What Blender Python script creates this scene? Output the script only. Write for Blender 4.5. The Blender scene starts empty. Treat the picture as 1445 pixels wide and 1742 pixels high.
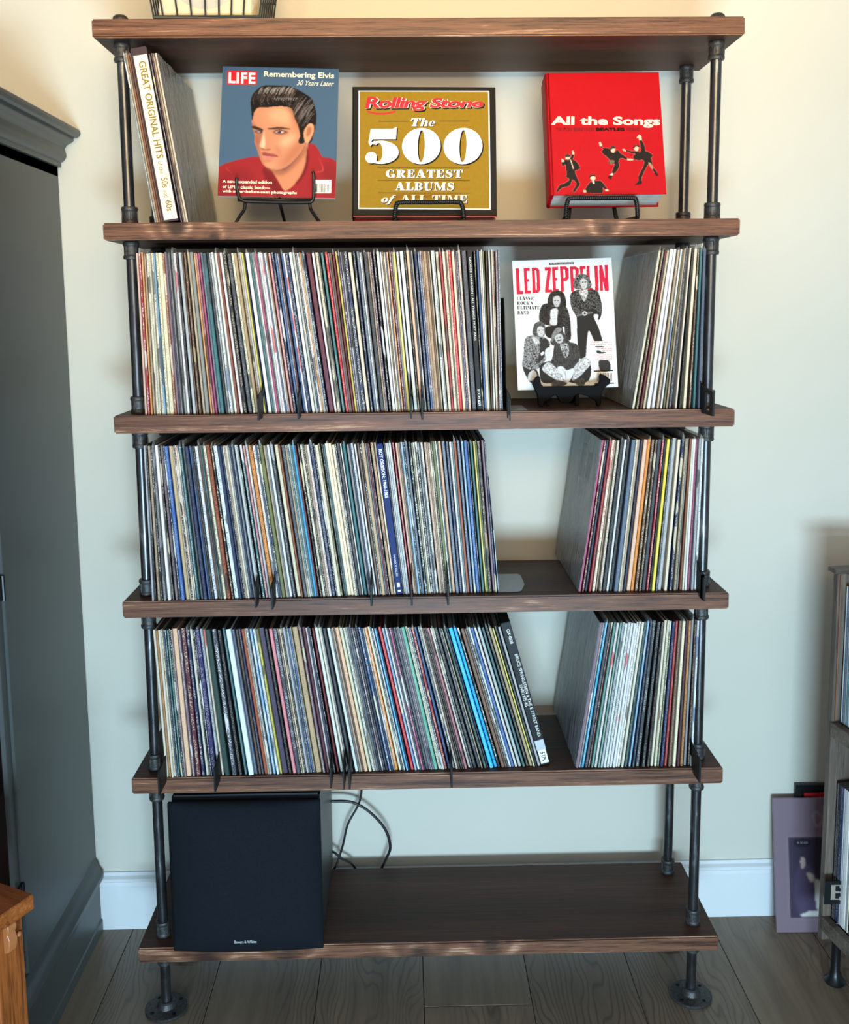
import bpy, bmesh, math, random
import numpy as np
from mathutils import Vector, Matrix
random.seed(7)
rng = np.random.RandomState(11)
R = math.radians
SC = bpy.context.scene
COL = SC.collection

# ---------------------------------------------------------------- camera
FPX, CX, CY, CZ, PIT, YAW, ROL, SHY = 1676.52, -0.03771, -1.91879, 1.49436, 0.128935, 0.0186012, -0.0095517, -127.9
_f = Vector((math.sin(YAW)*math.cos(PIT), math.cos(YAW)*math.cos(PIT), -math.sin(PIT)))
_r = Vector((math.cos(YAW), -math.sin(YAW), 0)); _u = _r.cross(_f)
_R = math.cos(ROL)*_r + math.sin(ROL)*_u
_U = -math.sin(ROL)*_r + math.cos(ROL)*_u
CAMP = Vector((CX, CY, CZ))
cd = bpy.data.cameras.new('camera'); cam = bpy.data.objects.new('camera', cd); COL.objects.link(cam)
cd.sensor_fit = 'HORIZONTAL'; cd.sensor_width = 36; cd.lens = FPX/1445*36; cd.shift_y = SHY/1445
cd.clip_start = .05
cam.matrix_world = Matrix((( _R.x, _U.x, -_f.x, CX), (_R.y, _U.y, -_f.y, CY), (_R.z, _U.z, -_f.z, CZ), (0, 0, 0, 1)))
SC.camera = cam

# ---------------------------------------------------------------- world, lights, exposure
def s2l(c):
    c = c/255.0
    return c/12.92 if c <= .04045 else ((c+.055)/1.055)**2.4
def rgb(r, g, b): return (s2l(r), s2l(g), s2l(b))
w = bpy.data.worlds.new('world'); SC.world = w; w.use_nodes = True
w.node_tree.nodes['Background'].inputs[0].default_value = (.84, .91, 1.0, 1)
w.node_tree.nodes['Background'].inputs[1].default_value = .34
def area(name, loc, target, sx, sy, power, color):
    l = bpy.data.lights.new(name, 'AREA'); l.shape = 'RECTANGLE'; l.size = sx; l.size_y = sy
    l.energy = power; l.color = color
    o = bpy.data.objects.new(name, l); COL.objects.link(o); o.location = loc
    o.rotation_euler = (Vector(target)-Vector(loc)).to_track_quat('-Z', 'Y').to_euler()
    return o
area('low_daylight_off_floor', (.15, -3.1, .42), (0.1, .3, .62), 1.0, .45, 112, (.52, .79, 1.0))  # area light standing in for unseen sun reflected off the floor behind the camera
area('window_behind_camera', (.9, -3.6, 1.5), (0, .3, 1.0), 1.4, 1.0, 12, (.80, .92, 1.0))
lw = area('warm_lamp_high_in_room', (.1, -2.3, 2.45), (.0, .34, 2.66), 1.5, 1.3, 21, (1.0, .72, .38))
lw.data.spread = R(75)
SC.view_settings.view_transform = 'Standard'; SC.view_settings.look = 'None'
SC.view_settings.gamma = 1.0; SC.view_settings.exposure = 0.16
SC.view_settings.use_curve_mapping = False

# ---------------------------------------------------------------- pixel -> world helpers (reference coordinates 1445x1742)
def _ray(px, py): return _f + _R*((px-722.5)/FPX) - _U*((py-871-SHY)/FPX)
def onY(px, py, Y):
    d = _ray(px, py); return CAMP + d*((Y-CY)/d.y)
def onZ(px, py, Z):
    d = _ray(px, py); return CAMP + d*((Z-CZ)/d.z)
def onX(px, py, X):
    d = _ray(px, py); return CAMP + d*((X-CX)/d.x)
def onPlane(px, py, p, n):
    d = _ray(px, py); return CAMP + d*((p-CAMP).dot(n)/d.dot(n))

# ---------------------------------------------------------------- materials
class NT:
    def __init__(s, name):
        s.m = bpy.data.materials.new(name); s.m.use_nodes = True; s.t = s.m.node_tree; s.t.nodes.clear()
        s.out = s.n('ShaderNodeOutputMaterial'); s.b = s.n('ShaderNodeBsdfPrincipled')
        s.l(s.b.outputs[0], s.out.inputs[0])
    def n(s, t, **k):
        x = s.t.nodes.new(t)
        for a, v in k.items(): setattr(x, a, v)
        return x
    def l(s, a, b): s.t.links.new(a, b)
    def put(s, v, sock):
        if isinstance(v, bpy.types.NodeSocket): s.l(v, sock)
        elif isinstance(v, tuple) and len(v) == 3 and sock.type == 'RGBA': sock.default_value = (*v, 1)
        else: sock.default_value = v
    def math(s, op, a, b=0.0, c=None):
        x = s.n('ShaderNodeMath', operation=op); s.put(a, x.inputs[0]); s.put(b, x.inputs[1])
        if c is not None: s.put(c, x.inputs[2])
        return x.outputs[0]
    def mix(s, f, a, b, mode='MIX'):
        x = s.n('ShaderNodeMix', data_type='RGBA', blend_type=mode); s.put(f, x.inputs[0]); s.put(a, x.inputs[6]); s.put(b, x.inputs[7]); return x.outputs[2]
    def obj(s): return s.n('ShaderNodeTexCoord').outputs['Object']
    def geo(s): return s.n('ShaderNodeNewGeometry').outputs['Position']
    def map(s, v, sc=(1, 1, 1), loc=(0, 0, 0)):
        x = s.n('ShaderNodeMapping'); s.l(v, x.inputs[0]); x.inputs['Scale'].default_value = sc
        if isinstance(loc, bpy.types.NodeSocket): s.l(loc, x.inputs['Location'])
        else: x.inputs['Location'].default_value = loc
        return x.outputs[0]
    def noise(s, v, scale, detail=4, rough=.5, dist=0):
        x = s.n('ShaderNodeTexNoise'); s.l(v, x.inputs['Vector']); x.inputs['Scale'].default_value = scale
        x.inputs['Detail'].default_value = detail; x.inputs['Roughness'].default_value = rough; x.inputs['Distortion'].default_value = dist
        return x.outputs[0]
    def ramp(s, f, stops, interp='LINEAR'):
        x = s.n('ShaderNodeValToRGB'); s.l(f, x.inputs[0]); e = x.color_ramp; e.interpolation = interp
        while len(e.elements) < len(stops): e.elements.new(.5)
        for el, (p, c) in zip(e.elements, stops):
            el.position = p; el.color = (*c, 1) if isinstance(c, tuple) else (c, c, c, 1)
        return x.outputs[0]
    def bump(s, h, strength, dist=.002):
        x = s.n('ShaderNodeBump'); s.l(h, x.inputs['Height']); x.inputs['Strength'].default_value = strength; x.inputs['Distance'].default_value = dist
        s.l(x.outputs[0], s.b.inputs['Normal'])
    def set(s, color=None, rough=.5, metal=0, spec=None):
        if color is not None: s.put(color, s.b.inputs['Base Color'])
        s.put(rough, s.b.inputs['Roughness']); s.put(metal, s.b.inputs['Metallic'])
        if spec is not None: s.b.inputs['Specular IOR Level'].default_value = spec
        return s.m
_pc = {}
def plain(name, c=None, rough=.5, metal=0, spec=None, var=.06, scale=40):
    if name in _pc: return _pc[name]
    n = NT(name); f = n.noise(n.obj(), scale, 3)
    base = rgb(*c)
    col = n.ramp(f, [(.3, tuple(x*(1-var) for x in base)), (.7, tuple(min(1, x*(1+var)) for x in base))])
    _pc[name] = n.set(col, rough, metal, spec); return _pc[name]

def m_wall():
    n = NT('painted_plaster'); p = n.geo()
    f = n.noise(p, 2.2, 3)
    col = n.ramp(f, [(.3, rgb(208, 203, 187)), (.7, rgb(213, 208, 193))])
    h = n.noise(p, 55, 5, .6)
    n.bump(h, .10, .003)
    return n.set(col, .62)
def m_wood(name, dark, mid, light, knots=(), rough=.42, lightamt=1.0, scale=1.0):
    n = NT(name); o = n.n('ShaderNodeTexCoord').outputs['Object']
    info = n.n('ShaderNodeObjectInfo').outputs['Random']
    off = n.n('ShaderNodeCombineXYZ'); n.l(n.math('MULTIPLY', info, 17.0), off.inputs[0]); n.l(n.math('MULTIPLY', info, 5.0), off.inputs[1]); n.l(n.math('MULTIPLY', info, 9.0), off.inputs[2])
    v = n.map(o, (1, 1, 1), off.outputs[0])
    sep = n.n('ShaderNodeSeparateXYZ'); n.l(o, sep.inputs[0])
    warp = n.noise(n.map(v, (1.6*scale, 8*scale, 8*scale)), 1.0, 3, .5)
    # rings: cylindrical distance round a far axis, giving flat grain that runs along x
    gz = n.math('MULTIPLY', sep.outputs[2], 95.0); gy = n.math('MULTIPLY', sep.outputs[1], 42.0)
    ph = n.math('ADD', n.math('ADD', gz, gy), n.math('MULTIPLY', warp, 9.0))
    kd = None
    for (kx, ky, kz, amp, sz) in knots:
        d = n.n('ShaderNodeVectorMath', operation='DISTANCE'); n.l(o, d.inputs[0]); d.inputs[1].default_value = (kx, ky, kz)
        g = n.math('POWER', 2.718, n.math('MULTIPLY', n.math('POWER', n.math('DIVIDE', d.outputs['Value'], sz), 2.0), -1.0))
        ph = n.math('ADD', ph, n.math('MULTIPLY', g, amp))
        kd = g if kd is None else n.math('MAXIMUM', kd, n.math('MULTIPLY', g, 1.0))
    ring = n.math('ADD', n.math('MULTIPLY', n.math('SINE', ph), .5), .5)
    fine = n.noise(n.map(v, (14, 420, 420)), 1.0, 4, .7)
    fib = n.noise(n.map(v, (4.5, 120, 120)), 1.0, 5, .75, .3)
    t = n.math('ADD', n.math('ADD', n.math('MULTIPLY', ring, .10), .05), n.math('ADD', n.math('MULTIPLY', fine, .36), n.math('MULTIPLY', fib, .58)))
    col = n.ramp(t, [(.44, dark), (.55, mid), (.62, tuple(x*1.25 for x in mid)), (.70, light)])
    big = n.noise(n.map(v, (2.2, 5, 5)), 1.0, 3)
    col = n.mix(n.math('MULTIPLY', n.ramp(big, [(.45, 0.0), (.7, 1.0)]), .25), col, tuple(x*.72 for x in dark))
    if kd is not None:
        col = n.mix(n.ramp(kd, [(.72, 0.0), (.97, .85)]), col, tuple(x*.5 for x in dark))
    n.bump(t, .16, .0015)
    return n.set(col, n.math('ADD', n.math('MULTIPLY', fib, .25), rough-.08), 0, .3)
def m_floor():
    n = NT('oak_floor_planks'); o = n.obj(); info = n.n('ShaderNodeObjectInfo').outputs['Random']
    off = n.n('ShaderNodeCombineXYZ')
    for i, k in enumerate((13., 31., 3.)): n.l(n.math('MULTIPLY', info, k), off.inputs[i])
    v = n.map(o, (1, 1, 1), off.outputs[0])
    warp = n.noise(n.map(v, (4.5, 1.3, 1)), 1.0, 3, .55)
    sep = n.n('ShaderNodeSeparateXYZ'); n.l(v, sep.inputs[0])
    ph = n.math('ADD', n.math('MULTIPLY', warp, 150.0), n.math('MULTIPLY', sep.outputs[0], 420.0))
    ring = n.math('POWER', n.math('ADD', n.math('MULTIPLY', n.math('SINE', ph), .5), .5), 5.0)
    mask = n.ramp(n.noise(n.map(v, (4, 1.2, 1), (4, 2, 0)), 1.0, 2), [(.40, 0.1), (.56, 1.0)])
    base = n.ramp(n.noise(n.map(v, (30, 2.5, 1)), 1.0, 4, .6), [(.3, rgb(116, 100, 82)), (.7, rgb(142, 124, 102))])
    tone = n.mix(n.math('MULTIPLY', info, .35), base, rgb(108, 94, 78))
    col = n.mix(n.math('MULTIPLY', n.math('MULTIPLY', ring, mask), .55), tone, rgb(66, 54, 43))
    spots = n.noise(n.map(v, (9, 9, 9)), 1.0, 2)
    col = n.mix(n.ramp(spots, [(.72, 0.0), (.78, .35)]), col, rgb(80, 68, 58))
    n.bump(n.math('MULTIPLY', ring, mask), .06, .001)
    return n.set(col, .38)
def m_steel():
    n = NT('black_iron_pipe'); o = n.obj()
    f = n.noise(n.map(o, (1, 1, .25)), 60, 4)
    col = n.ramp(f, [(.3, rgb(66, 66, 68)), (.62, rgb(92, 93, 95)), (.75, rgb(160, 160, 160))])
    n.bump(n.noise(o, 220, 3), .08, .0008)
    return n.set(col, n.ramp(f, [(.3, .24), (.7, .36)]), .85)
def m_cast():
    n = NT('cast_iron'); o = n.obj(); f = n.noise(o, 180, 5, .7)
    col = n.ramp(f, [(.3, rgb(46, 46, 47)), (.7, rgb(92, 90, 88))])
    n.bump(f, .5, .0015)
    return n.set(col, .48, .6)
def m_spine():
    # colours come from mesh attributes: spine_a (ground), spine_b (second colour); uv = (across, along); uv2 = (seed, amount)
    n = NT('printed_card_spine')
    a = n.n('ShaderNodeAttribute', attribute_name='spine_a').outputs[0]
    b = n.n('ShaderNodeAttribute', attribute_name='spine_b').outputs[0]
    uvn = n.n('ShaderNodeUVMap', uv_map='uv').outputs[0]; u2 = n.n('ShaderNodeUVMap', uv_map='uv2').outputs[0]
    s = n.n('ShaderNodeSeparateXYZ'); n.l(uvn, s.inputs[0]); s2 = n.n('ShaderNodeSeparateXYZ'); n.l(u2, s2.inputs[0])
    seed, amt = s2.outputs[0], s2.outputs[1]
    def vec(kx, ky, kz):
        c = n.n('ShaderNodeCombineXYZ'); n.l(n.math('MULTIPLY', s.outputs[0], kx), c.inputs[0]); n.l(n.math('MULTIPLY', s.outputs[1], ky), c.inputs[1]); n.l(n.math('MULTIPLY', seed, kz), c.inputs[2]); return c.outputs[0]
    letters = n.noise(vec(3.5, 150.0, 57.0), 1.0, 3, .7)         # letter-sized flecks
    words = n.noise(vec(.4, 7.0, 91.0), 1.0, 2)                 # which lengths carry print
    inside = n.math('MULTIPLY', n.math('GREATER_THAN', s.outputs[0], .18), n.math('LESS_THAN', s.outputs[0], .82))
    txt = n.math('MULTIPLY', n.ramp(letters, [(.52, 0.0), (.56, 1.0)]), n.ramp(words, [(.40, 0.0), (.44, 1.0)]))
    txt = n.math('MULTIPLY', txt, amt)
    blocks = n.ramp(n.noise(vec(.2, 3.2, 23.0), 1.0, 1), [(.63, 0.0), (.64, 1.0)])   # a length of another colour
    blk = n.math('MULTIPLY', blocks, n.math('GREATER_THAN', amt, .55))
    col = n.mix(n.math('MULTIPLY', blk, .75), a, b)
    col = n.mix(n.math('MULTIPLY', txt, inside), col, b)
    wear = n.ramp(n.noise(vec(6.0, 150.0, 131.0), 1.0, 3, .7), [(.62, 0.0), (.68, 1.0)])
    col = n.mix(n.math('MULTIPLY', wear, n.math('MULTIPLY', amt, .75)), col, rgb(232, 228, 216))
    dk = n.ramp(n.noise(vec(5.0, 120.0, 171.0), 1.0, 3, .7), [(.62, 0.0), (.68, 1.0)])
    col = n.mix(n.math('MULTIPLY', dk, n.math('MULTIPLY', amt, .8)), col, rgb(36, 32, 32))
    return n.set(col, .45, 0, .3)
def m_attr(name, rough=.35):
    n = NT(name); a = n.n('ShaderNodeAttribute', attribute_name='print').outputs[0]
    return n.set(a, rough, 0, .2)
def m_film(name, alpha=.35, col=(205, 208, 205)):
    n = NT(name); o = n.obj(); n.b.inputs['Alpha'].default_value = alpha
    n.bump(n.noise(n.map(o, (1, 5, 1)), 9, 3, .5, 1.5), .9, .012)
    return n.set(rgb(*col), .16)
def m_gloss_cover(name, c1, c2, scale=3):
    n = NT(name); o = n.obj()
    f = n.noise(n.map(o, (1, 1, .7)), scale, 3, .5, .8)
    n.bump(n.noise(n.map(o, (1, 4.0, 1)), 7, 3, .5, 2.0), .5, .01)
    return n.set(n.ramp(f, [(.42, rgb(*c1)), (.58, rgb(*c2))]), .24)

WALL = m_wall(); FLOOR = m_floor(); STEEL = m_steel(); CAST = m_cast(); SPINE = m_spine(); PRINT = m_attr('printed_cover', .5)
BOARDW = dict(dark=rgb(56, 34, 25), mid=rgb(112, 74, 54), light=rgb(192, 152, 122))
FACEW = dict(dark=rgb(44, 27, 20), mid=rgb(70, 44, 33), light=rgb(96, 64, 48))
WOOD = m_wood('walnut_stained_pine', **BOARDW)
WOODFACE = m_wood('walnut_stained_pine_dark_face', rough=.5, **FACEW)  # darker, lower-contrast copy of the board wood for tops and undersides
FILM = m_film('clear_plastic_sleeve', .22)
BLACKM = plain('black_metal', (26, 25, 26), .38, .3)
BLACKP = plain('black_painted_steel', (16, 17, 18), .5, 0, .25)
CAB = plain('dark_grey_paint', (74, 78, 76), .40, var=.03, scale=6)
TRIMW = plain('white_trim_paint', (226, 228, 228), .35, var=.02, scale=5)
DARKGAP = plain('floor_joint', (34, 28, 24), .8)
PAPER = plain('page_block_paper', (214, 206, 196), .8)
WHITEINK = plain('white_ink', (240, 236, 226), .4, var=.01)
CREAMINK = plain('cream_ink', (240, 230, 200), .4, var=.01)
REDINK = plain('red_ink', (206, 24, 38), .4, var=.02)
BLACKINK = plain('black_ink', (20, 18, 18), .6, 0, .15)
GOLDINK = plain('gold_ink', (146, 118, 44), .5, 0, .2, var=.1)

# ---------------------------------------------------------------- mesh helpers
def link(name, me, mat=None, parent=None, smooth=False):
    o = bpy.data.objects.new(name, me); COL.objects.link(o)
    if mat is not None and not me.materials: me.materials.append(mat)
    if parent is not None: o.parent = parent
    if smooth:
        for p in me.polygons: p.use_smooth = True
    return o
def tag(o, label=None, cat=None, group=None, kind=None):
    for k, v in (('label', label), ('category', cat), ('group', group), ('kind', kind)):
        if v: o[k] = v
    return o
def empty(name, loc=(0, 0, 0), rz=0, **k):
    o = bpy.data.objects.new(name, None); COL.objects.link(o); o.location = loc; o.rotation_euler = (0, 0, rz)
    o.empty_display_size = .03
    return tag(o, **k)
class MB:
    """collects shapes; build() links them as one mesh object"""
    def __init__(s): s.bm = bmesh.new()
    def box(s, a, b, M=None, bev=0, seg=1):
        g = bmesh.new(); bmesh.ops.create_cube(g, size=1)
        for v in g.verts: v.co = Vector([(a[i]+b[i])/2 + v.co[i]*(b[i]-a[i]) for i in range(3)])
        if bev: bmesh.ops.bevel(g, geom=g.edges[:], offset=bev, segments=seg, affect='EDGES', clamp_overlap=True)
        return s._add(g, M)
    def _add(s, g, M=None):
        if M is not None: bmesh.ops.transform(g, matrix=M, verts=g.verts)
        t = bpy.data.meshes.new('t'); g.to_mesh(t); g.free(); s.bm.from_mesh(t); bpy.data.meshes.remove(t); return s
    def lathe(s, prof, M=None, n=20):
        g = bmesh.new(); rings = []
        for r, z in prof:
            rings.append([g.verts.new((max(r, 1e-5)*math.cos(2*math.pi*i/n), max(r, 1e-5)*math.sin(2*math.pi*i/n), z)) for i in range(n)])
        for a, b in zip(rings, rings[1:]):
            for i in range(n): g.faces.new((a[i], a[(i+1) % n], b[(i+1) % n], b[i]))
        g.faces.new(rings[0][::-1]); g.faces.new(rings[-1])
        return s._add(g, M)
    def prism(s, pts, axis, a, b, bev=0, M=None):
        """pts 2-D outline extruded along axis ('x','y','z') from a to b"""
        g = bmesh.new()
        def mk(p, t):
            return {'x': (t, p[0], p[1]), 'y': (p[0], t, p[1]), 'z': (p[0], p[1], t)}[axis]
        A = [g.verts.new(mk(p, a)) for p in pts]; B = [g.verts.new(mk(p, b)) for p in pts]
        g.faces.new(A); g.faces.new(B[::-1])
        for i in range(len(pts)):
            j = (i+1) % len(pts); g.faces.new((A[i], B[i], B[j], A[j]))
        bmesh.ops.recalc_face_normals(g, faces=g.faces)
        if bev: bmesh.ops.bevel(g, geom=g.edges[:], offset=bev, segments=1, affect='EDGES', clamp_overlap=True)
        return s._add(g, M)
    def tube(s, pts, r, n=8, closed=False, M=None, rad=None):
        pts = [Vector(p) for p in pts]; g = bmesh.new(); rings = []; L = len(pts); up = None
        for i, p in enumerate(pts):
            if closed: t = pts[(i+1) % L]-pts[i-1]
            else: t = pts[min(i+1, L-1)]-pts[max(i-1, 0)]
            t.normalize()
            if up is None:
                up = t.orthogonal().normalized()
            up = (up - t*up.dot(t)).normalized(); sd = t.cross(up); rr = rad[i] if rad else r
            rings.append([g.verts.new(p + (up*math.cos(2*math.pi*k/n) + sd*math.sin(2*math.pi*k/n))*rr) for k in range(n)])
        m = L if closed else L-1
        for i in range(m):
            a, b = rings[i], rings[(i+1) % L]
            for k in range(n): g.faces.new((a[k], a[(k+1) % n], b[(k+1) % n], b[k]))
        if not closed: g.faces.new(rings[0][::-1]); g.faces.new(rings[-1])
        return s._add(g, M)
    def build(s, name, mat, parent=None, smooth=False, angle=None):
        bmesh.ops.recalc_face_normals(s.bm, faces=s.bm.faces)
        me = bpy.data.meshes.new(name); s.bm.to_mesh(me); s.bm.free()
        if smooth or angle:
            for p in me.polygons: p.use_smooth = True
            if angle: me.set_sharp_from_angle(angle=R(angle))
        return link(name, me, mat, parent)
def upright(name, a, b, mat, parent, bev=.0015):
    """a post whose grain runs up it: built along local x, then stood up"""
    o = MB().box((a[2], a[1], -b[0]), (b[2], b[1], -a[0]), bev=bev).build(name, mat, parent)
    o.rotation_euler = (0, -math.pi/2, 0)
    return o
def spline(pts, k=6, closed=False):
    P = [Vector(p) for p in pts]; out = []; n = len(P)
    rngs = range(n) if closed else range(n-1)
    for i in rngs:
        p0 = P[(i-1) % n] if closed or i > 0 else P[0]; p1 = P[i]; p2 = P[(i+1) % n]; p3 = P[(i+2) % n] if closed or i+2 < n else P[-1]
        for j in range(k):
            t = j/k
            out.append(.5*((2*p1)+(-p0+p2)*t+(2*p0-5*p1+4*p2-p3)*t*t+(-p0+3*p1-3*p2+p3)*t**3))
    if not closed: out.append(P[-1])
    return out
# flat print: polygons laid a hair above a panel whose local x/z are across/up and -y is out of the page
def flat_polys(name, polys, mat, parent, M, lift):
    bm = bmesh.new()
    for k_, P in enumerate(polys):
        vs = [bm.verts.new(M(p[0], p[1]) + Vector((0, -lift-(k_ % 9)*1.1e-5, 0))) for p in P]
        try: f = bm.faces.new(vs)
        except ValueError: continue
        f.normal_update()
        if f.normal.y > 0: f.normal_flip()
    me = bpy.data.meshes.new(name); bm.to_mesh(me); bm.free()
    return link(name, me, mat, parent)
def text_mesh(body, bold=0.0, shear=0.0, space=1.0):
    c = bpy.data.curves.new('t', 'FONT'); c.body = body; c.size = 1; c.offset = bold; c.shear = shear; c.space_character = space; c.resolution_u = 3
    c.align_x = 'LEFT'; c.fill_mode = 'FRONT' if hasattr(c, 'fill_mode') else c.fill_mode
    o = bpy.data.objects.new('t', c); me = bpy.data.meshes.new_from_object(o)
    bpy.data.objects.remove(o); bpy.data.curves.remove(c); return me
def letter(name, body, quad, mat, parent, M, lift, bold=0.0, shear=0.0, space=1.0, outline=None):
    """fit body into quad (page coordinates: x0,y0,x1,y1 or four corners TL,TR,BR,BL) mapped through M to the panel"""
    me = text_mesh(body, bold, shear, space)
    xs = [v.co.x for v in me.vertices]; ys = [v.co.y for v in me.vertices]
    x0, x1, y0, y1 = min(xs), max(xs), min(ys), max(ys)
    if len(quad) == 4 and not isinstance(quad[0], tuple):
        a, b, c, d = quad; quad = ((a, b), (c, b), (c, d), (a, d))
    TL, TR, BR, BL = [Vector(q) for q in quad]
    for v in me.vertices:
        u = (v.co.x-x0)/(x1-x0); t = (v.co.y-y0)/(y1-y0)
        p = (BL.lerp(BR, u)).lerp(TL.lerp(TR, u), t)
        v.co = M(p.x, p.y) + Vector((0, -lift, 0))
    me.materials.clear()
    me.update()
    if sum(p.normal.y*p.area for p in me.polygons) > 0: me.flip_normals()
    me.name = name
    return link(name, me, mat, parent)
# fat-face serif capitals, as flat pieces in a unit-high box
def _ring(cx, cy, rx, ry, ix, iy, a0=0, a1=360, icx=None, n=26):
    icx = cx if icx is None else icx; out = []
    for i in range(n):
        t0, t1 = R(a0+(a1-a0)*i/n), R(a0+(a1-a0)*(i+1)/n)
        out.append([(cx+rx*math.cos(t0), cy+ry*math.sin(t0)), (cx+rx*math.cos(t1), cy+ry*math.sin(t1)), (icx+ix*math.cos(t1), cy+iy*math.sin(t1)), (icx+ix*math.cos(t0), cy+iy*math.sin(t0))])
    return out
def _disc(cx, cy, r, n=14): return [[(cx+r*math.cos(2*math.pi*i/n), cy+r*math.sin(2*math.pi*i/n)) for i in range(n)]]
def _r(a, b, c, d): return [[(a, b), (c, b), (c, d), (a, d)]]
def _vs(pts, ws, k=5):
    P = spline([(p[0], p[1], w) for p, w in zip(pts, ws)], k); out = []; L = []
    for i, p in enumerate(P):
        q = P[min(i+1, len(P)-1)]-P[max(i-1, 0)]; t = Vector((q.x, q.y)).normalized(); nn = Vector((-t.y, t.x))*p.z/2
        L.append(((p.x+nn.x, p.y+nn.y), (p.x-nn.x, p.y-nn.y)))
    return [[L[i][0], L[i+1][0], L[i+1][1], L[i][1]] for i in range(len(L)-1)]
def glyph(c):
    s = .07
    if c == 'I': return .52, _r(.1, 0, .42, 1)+_r(0, 0, .52, s)+_r(0, 1-s, .52, 1)
    if c == 'L': return .82, _r(.1, 0, .42, 1)+_r(0, 1-s, .52, 1)+_r(0, 0, .82, s)+[[(.82, 0), (.82, .4), (.76, .4), (.56, 0)]]
    if c == 'E': return .84, _r(.1, 0, .42, 1)+_r(0, 0, .82, s)+_r(0, 1-s, .8, 1)+[[(.84, 0), (.84, .38), (.78, .38), (.58, 0)], [(.8, 1), (.56, 1), (.74, .66), (.8, .66)]]+_r(.4, .47, .62, .54)+_r(.58, .34, .64, .67)
    if c == 'F': return .78, _r(.1, 0, .42, 1)+_r(0, 0, .55, s)+_r(0, 1-s, .78, 1)+[[(.78, 1), (.54, 1), (.72, .66), (.78, .66)]]+_r(.4, .47, .6, .54)+_r(.56, .34, .62, .67)
    if c == 'T': return .92, _r(.3, 0, .62, 1)+_r(.2, 0, .72, s)+_r(0, 1-s, .92, 1)+[[(0, 1), (0, .62), (.06, .62), (.26, 1)], [(.92, 1), (.66, 1), (.86, .62), (.92, .62)]]
    if c == 'A': return 1.05, [[(.38, 1), (.66, 1), (1.0, 0), (.62, 0)], [(.40, 1), (.48, .9), (.2, 0), (.12, 0)]]+_r(.22, .27, .76, .34)+_r(0, 0, .32, s)+_r(.54, 0, 1.08, s)
    if c in 'PR' or c == 'B':
        g = _r(.1, 0, .42, 1)+_r(0, 0, .52, s)+_r(0, 1-s, .5, 1)
        if c == 'B': g += _ring(.45, .74, .40, .26, .12, .20, -90, 90, .46)+_ring(.45, .27, .44, .27, .14, .21, -90, 90, .46)+_r(.4, 0, .48, s)+_r(.4, .93, .48, 1); return .92, g
        g += _ring(.45, .73, .42, .27, .12, .20, -90, 90, .46)
        if c == 'R': g += [[(.42, .52), (.62, .5), (.82, .2), (.98, .06), (.98, 0), (.66, 0), (.5, .3)]]; return 1.0, g
        return .9, g
    if c == 'D': return .98, _r(.1, 0, .42, 1)+_r(0, 0, .5, s)+_r(0, 1-s, .5, 1)+_ring(.45, .5, .52, .5, .2, .43, -90, 90, .46)
    if c == 'O': return .98, _ring(.49, .5, .49, .52, .14, .46)
    if c in 'CG':
        g = _ring(.49, .5, .49, .52, .16, .46, 55, 305)+[[(.78, .95), (.86, 1), (.86, .62), (.80, .62), (.70, .86)]]
        if c == 'G': g += _r(.60, .02, .92, .44)+_r(.5, .40, 1.0, .46); return 1.02, g
        g += [[(.74, .08), (.8, .14), (.90, .34), (.84, .36), (.70, .12)]]; return .94, g
    if c == 'S': return .80, _vs([(.70, .74), (.60, .93), (.40, .965), (.22, .86), (.22, .70), (.40, .55), (.60, .40), (.62, .22), (.46, .05), (.24, .05), (.10, .28)], [.05, .06, .06, .18, .26, .32, .32, .22, .07, .06, .05])+_r(.68, .66, .74, 1)+_r(.06, 0, .12, .34)
    if c == 'U': return 1.0, _r(.1, .3, .42, 1)+_r(0, 1-s, .54, 1)+_r(.68, 1-s, 1.0, 1)+_vs([(.26, .36), (.32, .10), (.52, .02), (.72, .10), (.80, .35), (.81, 1)], [.32, .26, .10, .07, .08, .08])
    if c == 'M': return 1.25, _r(.12, 0, .19, 1)+_r(.86, 0, 1.16, 1)+[[(.1, 1), (.40, 1), (.70, .22), (.60, .02)], [(.60, .02), (.68, .1), (.96, 1), (.9, 1)]]+_r(0, 0, .34, s)+_r(.76, 0, 1.25, s)+_r(0, 1-s, .36, 1)+_r(.9, 1-s, 1.25, 1)
    if c == 'N': return 1.05, _r(.12, 0, .19, 1)+_r(.84, 0, .91, 1)+[[(.06, 1), (.38, 1), (.91, 0), (.80, 0)]]+_r(0, 0, .34, s)+_r(.70, 1-s, 1.05, 1)
    if c == 'K': return 1.05, _r(.1, 0, .42, 1)+_r(0, 0, .5, s)+_r(0, 1-s, .5, 1)+[[(.42, .42), (.84, 1), (.92, 1), (.42, .34)], [(.5, .5), (.66, .64), (1.0, 0), (.66, 0)]]+_r(.58, 0, 1.05, s)
    if c == 'Z': return .9, _r(0, 1-s, .85, 1)+_r(0, 0, .88, s)+[[(.5, 1), (.86, 1), (.38, 0), (0, 0)]]
    if c == 'o': return .66, _ring(.33, .33, .32, .34, .09, .29)
    if c == 'e': return .62, _ring(.32, .33, .31, .34, .09, .29, 0, 320)+_r(.28, .32, .62, .38)
    if c == 'f': return .5, _vs([(.56, .92), (.46, 1.0), (.34, .9), (.26, .5), (.16, -.1), (.04, -.24), (-.06, -.18)], [.12, .08, .16, .24, .2, .08, .12])+_r(.08, .60, .52, .66)
    if c == 'h': return .74, _r(.06, 0, .30, 1)+_vs([(.3, .5), (.42, .64), (.56, .56), (.58, 0)], [.04, .1, .22, .24])
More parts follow.
